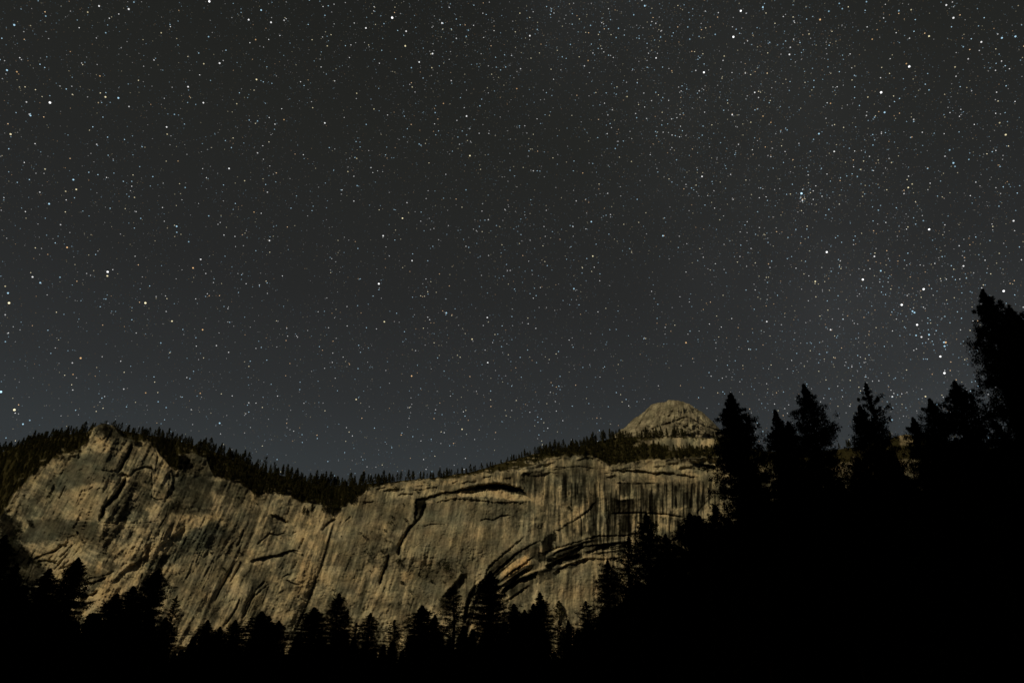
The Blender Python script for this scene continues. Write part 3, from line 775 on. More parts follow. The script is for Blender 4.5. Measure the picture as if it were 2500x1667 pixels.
# back of the ridge: the plateau runs on behind and sinks
back = []
for i, (dy, dz) in enumerate([(1500, -420), (700, -150), (350, -60), (160, -22), (60, -6)]):
    q = front[0].copy()
    q[:, 1] += dy; q[:, 2] += dz
    q[:, 0] *= 1 + dy / 9000
    back.append(q)
grid = np.concatenate([np.array(back), front], 0)
colg = np.concatenate([np.repeat((brush * np.ones(3))[None, None, :], 5, 0).repeat(len(Ucols), 1), col], 0)
nr, nc = grid.shape[:2]
idx = np.arange(nr * nc).reshape(nr, nc)
faces = np.stack([idx[:-1, :-1].ravel(), idx[1:, :-1].ravel(), idx[1:, 1:].ravel(), idx[:-1, 1:].ravel()], -1)
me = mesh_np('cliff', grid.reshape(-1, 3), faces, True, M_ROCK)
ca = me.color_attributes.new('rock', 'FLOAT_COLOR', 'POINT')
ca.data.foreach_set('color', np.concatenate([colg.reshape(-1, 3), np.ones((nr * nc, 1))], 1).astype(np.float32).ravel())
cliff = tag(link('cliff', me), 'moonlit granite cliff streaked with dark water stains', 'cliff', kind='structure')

def on_cliff(u, v):
    """point of the wall seen at (u,v)"""
    ci = int(np.clip(np.searchsorted(Ucols, u), 1, len(Ucols) - 1))
    if abs(Ucols[ci - 1] - u) < abs(Ucols[ci] - u): ci -= 1
    r = int(round((v - sky0[ci]) / (1700 - sky0[ci]) * (NR - 1)))
    r = min(max(r, 0), NR - 1)
    return front[r, ci]

# ================================================================== THE DOME
DTOP = [(1440, 1120), (1470, 1096), (1500, 1060), (1528, 1040), (1548, 1022), (1566, 1008), (1580, 998), (1592, 986), (1620, 981), (1638, 976), (1664, 979), (1684, 986),
        (1715, 1006), (1740, 1029), (1756, 1046), (1775, 1066), (1800, 1090), (1830, 1120)]
du = np.linspace(1440, 1830, 240)
dtop = lerp(DTOP, du) + 3.2 * fbm(du / 11, du * 0, 4, 211)
nrd = 150
tt = np.linspace(0, 1, nrd)
DU = np.repeat(du[None], nrd, 0)
dbot = np.maximum(1135, dtop + 4)
DV = dtop[None] + (dbot[None] - dtop[None]) * (tt[:, None] ** 1.3)
hh = (DV - dtop[None])
cx = (DU - 1640) / 195
DY = 2850 - 330 * np.sqrt(np.clip(hh / 150, 0, 1)) * 1.0 + 160 * cx ** 2
DH = 40 * fbm(DU / 50, DV / 40, 3, 221) + 11 * fbm(DU / 10, DV / 16, 4, 231) + 6 * fbm(DU / 4, DV / 6, 2, 233)
DT = np.exp(.75 * fbm((DU - (DV - 990) * (DU - 1640) / 110) / 6, DV / 30, 4, 241) + .7 * fbm(DU / 30, DV / 18, 4, 243) + .5 * fbm(DU / 4, DV / 3, 3, 245))
lay = np.abs(fbm(DU / 60, (DV + (DU - 1650) ** 2 / 420) / 9, 3, 247))
DT *= 1 - .45 * (1 - sst(lay, 0, .07)) * sst(DV, 1000, 1040)
DH -= 5 * (1 - sst(lay, 0, .07)) * sst(DV, 1000, 1040)
DT *= 1 + .25 * sst(DU, 1650, 1700)  # right side painted lighter, as if better lit
def dcrack(poly, w, depth, dark):
    d = np.full(DU.shape, 1e9)
    for a, b in zip(poly[:-1], poly[1:]):
        dx, dy = b[0] - a[0], b[1] - a[1]
        q = np.clip(((DU - a[0]) * dx + (DV - a[1]) * dy) / (dx * dx + dy * dy), 0, 1)
        d = np.minimum(d, np.hypot(DU - a[0] - q * dx, DV - a[1] - q * dy))
    d = d + 0.8 * pn(DU / 8, DV / 8, 251)
    g = np.exp(-(d / w) ** 2)
    DH[...] -= depth * g
    DT[...] *= 1 - dark * g
dcrack(P('D', [(1080, 335), (1180, 305), (1230, 280), (1290, 265), (1350, 300), (1440, 350), (1590, 400)]), 2.0, 12, .45)
dcrack(P('D', [(1000, 360), (1080, 330), (1200, 330), (1330, 400)]), 1.5, 7, .25)
dcrack(P('D', [(790, 390), (850, 300), (880, 240), (920, 190)]), 1.5, 8, .3)
dcrack(P('D', [(700, 400), (770, 330), (800, 290)]), 1.2, 5, .2)
dcrack(P('D', [(1290, 130), (1350, 230), (1390, 260), (1480, 350), (1560, 390)]), 1.4, 7, .2)
dcrack(P('D', [(1340, 130), (1420, 220), (1500, 310), (1590, 370)]), 1.4, 6, .15)
dcrack(P('D', [(1130, 110), (1120, 160)]), 1.2, 4, .3)
dcrack(P('D', [(1250, 440), (1400, 430), (1520, 450)]), 1.4, 6, .3)
for i in range(14):
    u0 = random.uniform(1560, 1720); v0 = random.uniform(990, 1030); l_ = random.uniform(15, 40)
    sl = (u0 - 1640) / 130
    dcrack([(u0, v0), (u0 + sl * l_ * .7, v0 + l_)], 0.9, 3, .12)
DYf = DY - DH * sst(hh, 0, 10)
a_, b_, c3 = ray(DU, DV)
kq = DYf / b_
dfront = np.stack([a_ * kq, DYf, CAMZ + c3 * kq], -1)
dback = []
for dy, s_ in [(620, 260), (420, 110), (240, 40), (110, 9), (40, 1)]:
    q = dfront[0].copy(); q[:, 1] += dy; q[:, 2] -= s_
    dback.append(q)
dgrid = np.concatenate([np.array(dback), dfront], 0)
DT = np.clip(DT, .1, 1.8)
gold = np.stack([.262 * DT, .24 * DT * (1 + .03 * fbm(DU / 20, DV / 20, 2, 255)), .19 * DT], -1)
dcol = np.concatenate([np.full((5, len(du), 3), .2), gold], 0)
nr, nc = dgrid.shape[:2]
idx = np.arange(nr * nc).reshape(nr, nc)
faces = np.stack([idx[:-1, :-1].ravel(), idx[1:, :-1].ravel(), idx[1:, 1:].ravel(), idx[:-1, 1:].ravel()], -1)
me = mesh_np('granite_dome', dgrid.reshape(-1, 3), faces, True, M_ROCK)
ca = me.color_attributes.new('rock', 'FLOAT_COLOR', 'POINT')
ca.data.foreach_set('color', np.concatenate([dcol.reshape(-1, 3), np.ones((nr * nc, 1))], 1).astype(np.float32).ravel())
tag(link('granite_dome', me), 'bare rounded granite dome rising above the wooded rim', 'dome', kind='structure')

# ================================================================== VALLEY FLOOR AND AN ADDED SHADE WALL BEHIND THE CAMERA
gx = np.linspace(-6000, 6000, 120); gy = np.linspace(-3000, 9000, 120)
GX, GY = np.meshgrid(gx, gy)
GZ = -0.02 + 1.2 * fbm(GX / 400, GY / 400, 2, 261) * sst(np.hypot(GX, GY), 60, 300)
idx = np.arange(GX.size).reshape(GX.shape)
faces = np.stack([idx[:-1, :-1].ravel(), idx[:-1, 1:].ravel(), idx[1:, 1:].ravel(), idx[1:, :-1].ravel()], -1)
tag(link('ground', mesh_np('ground', np.stack([GX.ravel(), GY.ravel(), GZ.ravel()], -1), faces, True, M_GROUND)), kind='structure')
# unseen wall added on the south side, raised to shade the meadow and trees
hx = np.linspace(-5200, 5200, 160); hs = np.linspace(0, 1, 40)
HX, HS = np.meshgrid(hx, hs)
prof_y = np.interp(HS, [0, .12, .55, .7, 1], [-330, -430, -640, -760, -2600])
prof_z = np.interp(HS, [0, .12, .55, .7, 1], [-5, 90, 1420, 1560, 1600])
HY = prof_y + 45 * fbm(HX / 380, HS * 3, 4, 271)
HZ = prof_z + HS * 60 * fbm(HX / 500, HS * 2, 3, 281)
idx = np.arange(HX.size).reshape(HX.shape)
faces = np.stack([idx[:-1, :-1].ravel(), idx[1:, :-1].ravel(), idx[1:, 1:].ravel(), idx[:-1, 1:].ravel()], -1)
me = mesh_np('shade_wall', np.stack([HX.ravel(), HY.ravel(), HZ.ravel()], -1), faces, True, M_ROCK)
ca = me.color_attributes.new('rock', 'FLOAT_COLOR', 'POINT')
ca.data.foreach_set('color', np.tile(np.array([.2, .19, .15, 1], np.float32), HX.size))
tag(link('shade_wall', me), kind='structure')

# ================================================================== TREES
def tri_cloud(centers, sizes, n_each, fs, rr, flat=0.55):
    """clumps of small needle-spray triangles round the given centres"""
    n = len(centers) * n_each
    c = np.repeat(centers, n_each, 0); s = np.repeat(sizes, n_each)
    d = rr.normal(size=(n, 3)); d /= np.linalg.norm(d, axis=1)[:, None]
    d *= (rr.random(n) ** 0.5)[:, None]
    d[:, 2] *= flat
    d *= rr.uniform(.75, 1.15, (len(centers), 1)).repeat(n_each, 0)
    c = c + d * s[:, None]
    v = []
    for _ in range(3):
        e = rr.normal(size=(n, 3)); e /= np.linalg.norm(e, axis=1)[:, None]
        v.append(c + e * (fs * rr.uniform(.6, 1.3, n))[:, None])
    vs_ = np.stack(v, 1).reshape(-1, 3)
    return vs_, np.arange(n * 3).reshape(-1, 3)

def tube(p0, p1, r0, r1, n=6):
    p0 = np.array(p0, float); p1 = np.array(p1, float)
    d = p1 - p0; d /= np.linalg.norm(d) + 1e-9
    a = np.cross(d, [0, 0, 1.0]);
    if np.linalg.norm(a) < 1e-3: a = np.array([1.0, 0, 0])
    a /= np.linalg.norm(a); b = np.cross(d, a)
    an = np.arange(n) / n * 2 * np.pi
    ring = np.cos(an)[:, None] * a + np.sin(an)[:, None] * b
    v = np.concatenate([p0 + ring * r0, p1 + ring * r1])
    f = [(i, (i + 1) % n, n + (i + 1) % n, n + i) for i in range(n)]
    return v, np.array(f)

def make_pine(name, seed, H_=36.0, Rm=4.0, nb=130, clump=(0.5, 0.9), tuft=0.5, n_each=26, fs=0.22, rise=0.25, gaps=0.15, steep=6.0, lump=0.25, bend=0.0):
    """returns (trunk mesh, crown mesh) of a conifer H_ metres tall with crown radius Rm"""
    rr = np.random.default_rng(seed)
    tv, tf, off = [], [], 0
    def addt(v, f):
        nonlocal off
        tv.append(v); tf.append(f + off); off += len(v)
    def axis(z):
        q = z / H_
        return np.array([bend * q ** 2 + .12 * math.sin(q * 9 + seed), .10 * math.cos(q * 7 + seed), z])
    zz = np.linspace(0, H_ * .985, 12)
    for a, b in zip(zz[:-1], zz[1:]):
        addt(*tube(axis(a), axis(b), .50 * (1 - a / H_) ** .8 + .03, .50 * (1 - b / H_) ** .8 + .03, 8))
    cen, siz = [], []
    side = rr.uniform(0, 6.28)
    for i in range(nb):
        q = ((i + rr.random()) / nb) ** 1.25                # 0 = tip, 1 = foot of the crown
        tq = 0.006 + q * .86
        prof = (1 - math.exp(-(tq * steep) ** 1.3)) * (1 - .28 * max(0, tq - .55) / .3)
        az_ = i * 2.399963 + rr.normal() * .35
        lob = 1 + lump * math.sin(az_ * 2 + tq * 19 + seed) + lump * .8 * math.sin(tq * 47 + seed * 2 + az_)
        ln = Rm * prof * lob * rr.uniform(.72, 1.12)
        if rr.random() < gaps: ln *= .45
        ln = max(ln, .18)
        z0 = H_ * (1 - tq)
        el_ = rise * (1 - 1.6 * tq) + rr.normal() * .12
        p0 = axis(z0 * 0.999)
        dr = np.array([math.cos(az_) * math.cos(el_), math.sin(az_) * math.cos(el_), math.sin(el_)])
        p1 = p0 + dr * ln
        p1[2] += .10 * ln if tuft > .4 else -.05 * ln
        p1[2] = min(p1[2], H_ * .998)
        addt(*tube(p0, p1, .035 + .012 * ln, .02, 4))
        ncl = max(2, int(ln / (clump[0] * .95)) + 1)
        for j in range(ncl):
            w = (j + .6) / ncl
            w = w ** .8
            if tuft > .4 and w < .25: continue
            p = p0 + (p1 - p0) * w
            sp = .16 * ln * w
            cen.append(p + rr.normal(size=3) * np.array([sp, sp, .12 * sp + .06]))
            siz.append(rr.uniform(*clump) * (.22 + .78 * min(1, prof * 1.25)) * (.8 + .4 * w * tuft))
    # leader
    for j in range(5):
        cen.append(axis(H_ * (1 - .006 * j)) + rr.normal(size=3) * .06); siz.append(.16 + .05 * j)
    cv, cf = tri_cloud(np.array(cen), np.array(siz), n_each, fs, rr, .85)
    cv[:, 2] = np.minimum(cv[:, 2], H_ + .25)
    tmesh = mesh_np(name + '_trunk', np.concatenate(tv), np.concatenate(tf), True, M_BARK)
    cmesh = mesh_np(name + '_crown', cv, cf, False, M_NEEDLE)
    return tmesh, cmesh

PROTO = {}
def proto(k):
    if k in PROTO: return PROTO[k]
    spec = {
        'dense':  dict(seed=3, Rm=4.0, nb=360, clump=(.50, .85), tuft=.3, n_each=34, fs=.20, steep=8, lump=.13, gaps=.05),
        'round':  dict(seed=4, Rm=4.0, nb=330, clump=(.60, .95), tuft=.3, n_each=30, fs=.25, steep=10, lump=.10, gaps=.04, bend=.6),
        'tufted': dict(seed=5, Rm=4.0, nb=290, clump=(.55, .85), tuft=.8, n_each=46, fs=.18, steep=9, lump=.18, gaps=.08, rise=.25),
        'cedar':  dict(seed=6, Rm=3.4, nb=330, clump=(.50, .75), tuft=.3, n_each=28, fs=.20, steep=8, lump=.15, gaps=.10, rise=.1),
        'fir':    dict(seed=7, Rm=3.8, nb=380, clump=(.55, .90), tuft=.3, n_each=28, fs=.20, steep=5.5, lump=.15, gaps=.10, rise=.05),
        'sparse': dict(seed=8, Rm=3.8, nb=150, clump=(.45, .72), tuft=.7, n_each=34, fs=.18, steep=7.5, lump=.26, gaps=.16, rise=.4, bend=-.5),
        'giant':  dict(seed=9, Rm=4.2, nb=340, clump=(.52, .78), tuft=.8, n_each=95, fs=.13, steep=8, lump=.12, gaps=.12, rise=.1),
        'pine':   dict(seed=10, Rm=4.0, nb=320, clump=(.55, .88), tuft=.5, n_each=44, fs=.17, steep=7.5, lump=.18, gaps=.08, rise=.15),
        'broad':  dict(seed=12, Rm=4.6, nb=320, clump=(.55, .85), tuft=.5, n_each=46, fs=.18, steep=8.5, lump=.18, gaps=.10, rise=.3, bend=.4),
    }[k]
    PROTO[k] = make_pine(k, **spec)
    return PROTO[k]

def pine(u, v, wpx, kind, label, h=36.0, rot=None, name='pine_tree', group='dark pines standing along the meadow'):
    """conifer of height h whose tip is seen at (u,v) and whose crown is wpx wide"""
    tm, cm = proto(kind)
    x, y, z = (float(q) for q in ray(u, v))
    k = (h - CAMZ) / z
    px, py = x * k, y * k
    dist = math.sqrt(px * px + py * py + (h * .8) ** 2)
    cosv = y * math.cos(PITCH) + z * math.sin(PITCH)
    wpx = wpx * {'fir': 1.3, 'pine': 1.12, 'dense': 1.08, 'sparse': 1.15, 'tufted': 1.12, 'broad': 1.15, 'cedar': 1.3, 'giant': 1.1}.get(kind, 1.0)
    wm = wpx * k * cosv / FPX                            # crown width in metres
    base = {'dense': 8, 'round': 8.4, 'tufted': 8.4, 'cedar': 6.4, 'fir': 7, 'sparse': 8, 'giant': 8.8, 'pine': 8.4, 'broad': 9.6}[kind]
    root = bpy.data.objects.new(name, None)
    COL.objects.link(root)
    root.empty_display_size = 1
    root.location = (px, py, 0)
    sxy = wm / base
    root.scale = (sxy, sxy, h / 36.0)
    root.rotation_euler = (0, 0, random.uniform(0, 6.28) if rot is None else rot)
    tag(root, label, 'tree', group)
    link('trunk', tm, root)
    link('crown', cm, root)
    return root

TREES = [
    (14, 1306, 90, 'dense', 'black pine cut by the left edge of the photo'),
    (43, 1374, 62, 'fir', 'low black fir just right of the pine at the left edge'),
    (122, 1388, 92, 'fir', 'slim pointed black fir left of the round-topped pine on the left'),
    (196, 1362, 80, 'round', 'dense round-topped black pine, second tall tree from the left'),
    (286, 1449, 84, 'fir', 'lower fir on the left shoulder of the twin-peaked black clump'),
    (327, 1431, 84, 'fir', 'pointed black fir leaning against the blunt-topped pine'),
    (384, 1388, 72, 'round', 'tall blunt-topped black pine in front of the pale rock band'),
    (432, 1453, 40, 'sparse', 'thin spindly pine with a narrow top beside the blunt-topped pine'),
    (405, 1506, 60, 'fir', 'low black fir at the foot of the thin spindly pine'),
    (508, 1513, 58, 'fir', 'small pointed fir, left one of the low trio on the left'),
    (538, 1529, 42, 'cedar', 'smallest fir in the middle of the low trio on the left'),
    (575, 1513, 46, 'cedar', 'narrow fir, right one of the low trio on the left'),
    (640, 1492, 86, 'fir', 'broad pointed fir with two lower shoulders at its right'),
    (657, 1503, 62, 'fir', 'fir making the right shoulder of the broad pointed fir'),
    (681, 1514, 62, 'dense', 'lower round fir right of the two-shouldered fir'),
    (768, 1482, 88, 'dense', 'solid black cone-shaped fir left of centre below the long corner crack'),
    (828, 1447, 66, 'pine', 'tall jagged pine left of centre with a thin spire'),
    (846, 1486, 48, 'sparse', 'ragged small pine hugging the jagged spire pine'),
    (868, 1520, 52, 'sparse', 'ragged low pine right of the jagged spire pine'),
    (905, 1495, 56, 'pine', 'slim pine with see-through lower boughs near the centre'),
    (967, 1513, 66, 'sparse', 'low open-branched pine left of the dense centre fir'),
    (1030, 1477, 80, 'dense', 'dense pointed fir at the centre of the tree line'),
    (1062, 1500, 50, 'fir', 'small fir on the right flank of the dense centre fir'),
    (1113, 1432, 84, 'sparse', 'open-branched tall pine in front of the dark rock corner'),
    (1197, 1394, 86, 'dense', 'tallest dense black fir at the foot of the curved rock arches'),
    (1255, 1474, 66, 'fir', 'narrow layered fir just right of the fir under the arches'),
    (1281, 1488, 50, 'fir', 'lower fir between the layered fir and the twin spires'),
    (1302, 1473, 50, 'fir', 'left one of the twin fir spires right of the arches'),
    (1318, 1446, 62, 'fir', 'right, taller one of the twin fir spires'),
    (1368, 1514, 44, 'sparse', 'small ragged pine, left of the low pair at centre right'),
    (1387, 1515, 48, 'fir', 'small ragged pine, right of the low pair at centre right'),
    (1436, 1467, 74, 'sparse', 'mid-height open fir before the black mass on the right begins'),
    (1483, 1367, 72, 'pine', 'slim pointed pine at the left front of the black mass'),
    (1528, 1312, 100, 'sparse', 'open upswept pine with rock showing through its boughs'),
    (1576, 1252, 102, 'pine', 'tall narrow pine in front of the black-striped rock face'),
    (1623, 1304, 78, 'tufted', 'lower pine filling in between the narrow pine and the forked one'),
    (1680, 1254, 118, 'broad', 'bushy pine with upswept twigs, left half of the forked top'),
    (1700, 1258, 126, 'broad', 'bushy pine with upswept twigs, right half of the forked top'),
    (1784, 961, 128, 'dense', 'tall full pine standing right beside the bare dome'),
    (1891, 1002, 98, 'dense', 'slim pine in the gap right of the full pine by the dome'),
    (1925, 1030, 90, 'tufted', 'lower shoulder pine between the slim pine and the ragged tall one'),
    (1962, 938, 112, 'pine', 'tall ragged pine under the lone stars, third peak from the dome'),
    (2099, 990, 100, 'tufted', 'short pine on the left flank of the hollow-topped pine'),
    (2121, 938, 100, 'sparse', 'hollow-topped pine whose upper crown lets the sky through'),
    (2230, 1020, 84, 'tufted', 'low tufted pine left of the broad pine on the right'),
    (2271, 974, 96, 'tufted', 'mid-height pine leaning on the broad pine on the right'),
    (2321, 931, 128, 'broad', 'broad full pine just left of the giant tree'),
    (2396, 711, 140, 'giant', 'giant tufted pine reaching highest at the right edge'),
    (2462, 750, 160, 'giant', 'giant pine cut by the right edge behind the tallest one'),
]
rootlist = []
for (u, v, w, k, lab) in TREES:
    hgt = 36.0
    if k == 'giant': hgt = 42.0
    if v > 1490: hgt = 30.0
    rootlist.append(pine(u, v, w, k, lab, hgt))

# more pines crowding the dark slope on the right
r4 = random.Random(21)
def slope_label(u, v):
    for lim, txt in [(1520, 'below the slim pointed pine at its left front'), (1590, 'below the tall narrow pine'), (1660, 'left of the forked bushy pine'),
                     (1735, 'below the forked bushy pine'), (1800, 'under the full pine beside the dome'), (1870, 'in the gap right of the full pine by the dome'),
                     (1940, 'under the slim second peak'), (2010, 'under the third, ragged peak'), (2070, 'in the gap left of the hollow-topped pine'),
                     (2160, 'under the hollow-topped pine'), (2240, 'left of the broad pine'), (2335, 'under the broad pine'), (2400, 'between the broad pine and the giant')]:
        if u < lim: return 'dim black pine ' + txt
    return 'dim black pine under the giant at the right edge'
for (u, v) in [(1745, 1215), (1832, 1120), (1858, 1150), (1905, 1120), (1990, 1105), (2020, 1125), (2052, 1135), (2095, 1108), (2150, 1090), (2175, 1105), (2205, 1112), (2250, 1095),
               (2290, 1070), (2345, 1060), (2375, 1040), (2430, 1000), (2480, 960), (2530, 900), (1815, 1200), (1700, 1330), (1650, 1350), (1600, 1372), (1555, 1400), (1510, 1440),
               (1470, 1470), (1545, 1470), (1640, 1420), (1720, 1300), (1780, 1250), (1950, 1190), (2110, 1170), (2320, 1130), (2450, 1100)]:
    kd = r4.choice(['dense', 'pine', 'tufted', 'broad', 'fir'])
    pine(u + r4.uniform(-6, 6), v + r4.uniform(5, 35), r4.uniform(85, 110) if v < 1300 else r4.uniform(70, 95), kd,
         slope_label(u, v), r4.uniform(28, 36), group='pines massed on the dark slope at right')

# the wood behind the front row, one black mass
def merged_forest():
    vs_, fs_, off = [], [], 0
    tips = []
    r2 = random.Random(5)
    line = [(-80, 1400), (40, 1450), (130, 1480), (200, 1540), (250, 1505), (340, 1505), (425, 1585), (480, 1565), (585, 1572), (640, 1560), (705, 1574), (800, 1560), (930, 1575), (1000, 1562), (1100, 1555),
            (1200, 1540), (1300, 1560), (1345, 1582), (1400, 1575), (1450, 1555), (1520, 1520), (1600, 1480), (1680, 1440), (1760, 1400), (1850, 1330), (1950, 1290), (2060, 1280), (2150, 1250), (2260, 1230), (2380, 1200), (2600, 1150)]
    for row, (dv, hgt) in enumerate([(0, 30), (14, 28), (30, 26), (60, 22), (110, 20), (190, 24), (300, 26)]):
        u = -90 + row * 7
        while u < 2620:
            v = float(lerp(line, u)) + dv + (r2.choice([r2.uniform(-34, 0), r2.uniform(0, 34), r2.uniform(0, 34)]) if u < 1430 else r2.uniform(-70, 50))
            if v < 1672:
                tips.append((u, min(v, 1640), hgt * r2.uniform(.85, 1.1)))
            u += r2.uniform(13, 26)
    tm, cm = proto('fir')
    # coarse copy of the crown
    rr = np.random.default_rng(77)
    cen = []; siz = []
    for i in range(150):
        q = (i + .5) / 150; rad = 3.6 * (1 - math.exp(-q * 5)); a = i * 2.4
        for w in (.3, .65, .95):
            cen.append((math.cos(a) * rad * w, math.sin(a) * rad * w, 36 * (1 - q * .97))); siz.append(.9)
    cv, cf = tri_cloud(np.array(cen), np.array(siz), 9, .85, rr, .9)
    for (u, v, hgt) in tips:
        x, y, z = (float(q) for q in ray(u, v))
        if z < .02: continue
        k = (hgt - CAMZ) / z
        if k > 335: k = 335 + random.uniform(-20, 5)
        hh_ = CAMZ + z * k
        s = random.uniform(.9, 1.4) * hh_ / 30
        q = cv * np.array([s, s, hh_ / 36]) + np.array([x * k, y * k, 0])
        vs_.append(q); fs_.append(cf + off); off += len(cv)
    return np.concatenate(vs_), np.concatenate(fs_), len(tips)
fv, ff, nt_ = merged_forest()
tag(link('forest', mesh_np('forest', fv, ff, False, M_NEEDLE)), 'black wood filling the bottom of the valley behind the front pines', 'forest', kind='stuff')

# ---- small conifers on the rim
def ridge_proto(seed, slim):
    rr = np.random.default_rng(seed)
    cen, siz = [], []
    for i in range(34):
        q = (i + .5) / 34
        a = i * 2.4 + rr.normal() * .3
        rad = slim * (q ** .75) * rr.uniform(.5, 1.15) * (1 if q < .85 else .6)
        cen.append((math.cos(a) * rad * .7, math.sin(a) * rad * .7, 1 - q * .86)); siz.append(.04 + .10 * q)
    cv, cf = tri_cloud(np.array(cen), np.array(siz), 15, .05, rr, .9)
    tv, tf = tube((0, 0, -.15), (0, 0, .9), .018, .006, 5)
    tf3 = np.concatenate([tf[:, [0, 1, 2]], tf[:, [0, 2, 3]]])
    return np.concatenate([cv, tv]), np.concatenate([cf, tf3 + len(cv)])
RP = [ridge_proto(300 + i, s) for i, s in enumerate([.20, .28, .36, .24, .32])]
def lone_proto():
    rr = np.random.default_rng(401)
    cen = [(rr.normal() * .07, rr.normal() * .07, z) for z in np.linspace(.42, .97, 16)]
    cv, cf = tri_cloud(np.array(cen), np.array([.10] * 16), 12, .05, rr, .8)
    tv, tf = tube((0, 0, -.15), (0, 0, .9), .022, .008, 5)
    tf3 = np.concatenate([tf[:, [0, 1, 2]], tf[:, [0, 2, 3]]])
    return np.concatenate([cv, tv]), np.concatenate([cf, tf3 + len(cv)])
RP.append(lone_proto())
RPM = [mesh_np('ridge_conifer', v_, f_, False, M_RIDGE) for v_, f_ in RP]

def slab_hit(u, v):
    ins = False; n = len(SLAB)
    for i in range(n):
        (x0, y0), (x1, y1) = SLAB[i], SLAB[(i + 1) % n]
        if (y0 > v) != (y1 > v) and u < (x1 - x0) * (v - y0) / (y1 - y0) + x0: ins = not ins
    return ins
cand = []
r3 = random.Random(11)
def hpx(u):
    return float(np.interp(u, [-50, 200, 260, 420, 560, 640, 700, 880, 1000, 1150, 1250, 1400, 1500, 1560, 1620, 1750, 2300],
                           [22, 24, 13, 24, 28, 26, 30, 26, 21, 17, 15, 25, 20, 19, 22, 20, 22]))
for sweep in range(2):                          # the crest itself
    u = -30.0 + 3 * sweep
    while u < 1800:
        s0 = float(lerp(SKYL, u)); r0 = float(lerp(RIM, u))
        dens = 1.0
        if 232 < u < 268: dens = .25
        if 628 < u < 685: dens = .0
        if 1150 < u < 1250: dens = .55
        if 1678 < u < 1780: dens = .12
        if r3.random() < dens and r0 - s0 > .5:
            cand.append((u, s0 + r3.uniform(0, 4), hpx(u) * r3.choice([.4, .5, .6, .7, .8, .9, 1.0, 1.2]), 0))
        u += r3.choice([r3.uniform(3, 8), r3.uniform(3, 8), r3.uniform(10, 22)])
for (u, v, h) in [(631, 1147, 24), (645, 1150, 36), (666, 1158, 31), (687, 1163, 24)]:
    cand.append((u, v, h, 5))
for i in range(3600):
    u = r3.uniform(-30, 1810); s0 = float(lerp(SKYL, u)); r0 = float(lerp(RIM, u))
    if r0 - s0 < 3: continue
    v = r3.uniform(s0, r0 + 2)
    if r3.random() > (r0 - s0) / 75: continue
    if slab_hit(u, v) or (slab_hit(u, v - 6)): continue
    if 960 < u < 1300 and r3.random() < .45: continue
    cand.append((u, v, hpx(u) * r3.uniform(.5, .95), 0))
for i in range(30):                              # dark belt on the slope right of the dome
    u = r3.uniform(1800, 2300); v = float(lerp(SKYL, u)) + r3.choice([0, 0, r3.uniform(0, 40)])
    if 2190 < u < 2235: continue
    cand.append((u, v, hpx(u) * r3.uniform(.6, 1), 0))
# a few on ledges and in the notch
for (u, v, h) in [(790, 1250, 30), (800, 1253, 24), (812, 1262, 26), (740, 1255, 20), (748, 1258, 16), (826, 1250, 16), (760, 1250, 22), (851, 1226, 42), (858, 1232, 36),
                  (845, 1228, 34), (1395, 1236, 10), (1668, 1066, 18), (1690, 1068, 13)]:
    cand.append((u, v, h, 0))
def ridge_label(u):
    for lim, txt in [(225, 'small dark conifer on the wooded slope left of the left rock peak'),
                     (300, 'tiny stunted conifer on top of the left rock peak'),
                     (480, 'small dark conifer on the crest just right of the left rock peak'),
                     (626, 'dark conifer on the ridge sloping down from the left peak'),
                     (690, 'lone bare-stemmed tree against the sky on the descending ridge'),
                     (880, 'dark conifer in the low saddle of the ridge'),
                     (1100, 'dark conifer on the crest above the left end of the rock roof'),
                     (1280, 'small conifer on the thin crest above the rock roof'),
                     (1500, 'dark conifer on the ridge climbing towards the bare dome'),
                     (1780, 'dark conifer in the belt below the bare dome')]:
        if u < lim: return txt
    return 'small conifer on the far slope seen between the right-hand pines'
# the 300 that stand out most are things of their own: the crest first
def standout(c):
    return (c[1] - float(lerp(SKYL, c[0]))) - c[2] * .6
cand.sort(key=standout)
mv, mf, off = [], [], 0
for n_, (u, v, h, kind) in enumerate(cand):
    p = on_cliff(u, v)
    sc = h * float(p[1]) / FPX / .93
    a = r3.uniform(0, 6.28)
    pi_ = 5 if kind == 5 else r3.randrange(5)
    if n_ < 292 or kind == 5:
        o = bpy.data.objects.new('conifer', RPM[pi_])
        COL.objects.link(o)
        o.location = (float(p[0]), float(p[1]), float(p[2]))
        o.scale = (sc, sc, sc); o.rotation_euler = (0, 0, a)
        rl = ridge_label(u)
        if kind == 0 and u < 1800:
            hr = h / hpx(u)
            ad = 'short' if hr < .7 else ('tall' if hr > .97 else 'mid-sized')
            rl = ad + (' slim ' if pi_ in (0, 3) else ' bushy ') + rl.replace('small ', '').replace('tiny ', '')
        tag(o, rl, 'tree', 'conifers along the top of the cliff')
    else:
        v_, f_ = RP[pi_]
        ca_, sa_ = math.cos(a) * sc, math.sin(a) * sc
        q = np.stack([v_[:, 0] * ca_ - v_[:, 1] * sa_, v_[:, 0] * sa_ + v_[:, 1] * ca_, v_[:, 2] * sc], -1) + p
        mv.append(q); mf.append(f_ + off); off += len(v_)
tag(link('ridge_forest', mesh_np('ridge_forest', np.concatenate(mv), np.concatenate(mf), False, M_RIDGE)),
    'dark conifer wood covering the slopes above the cliff', 'forest', kind='stuff')

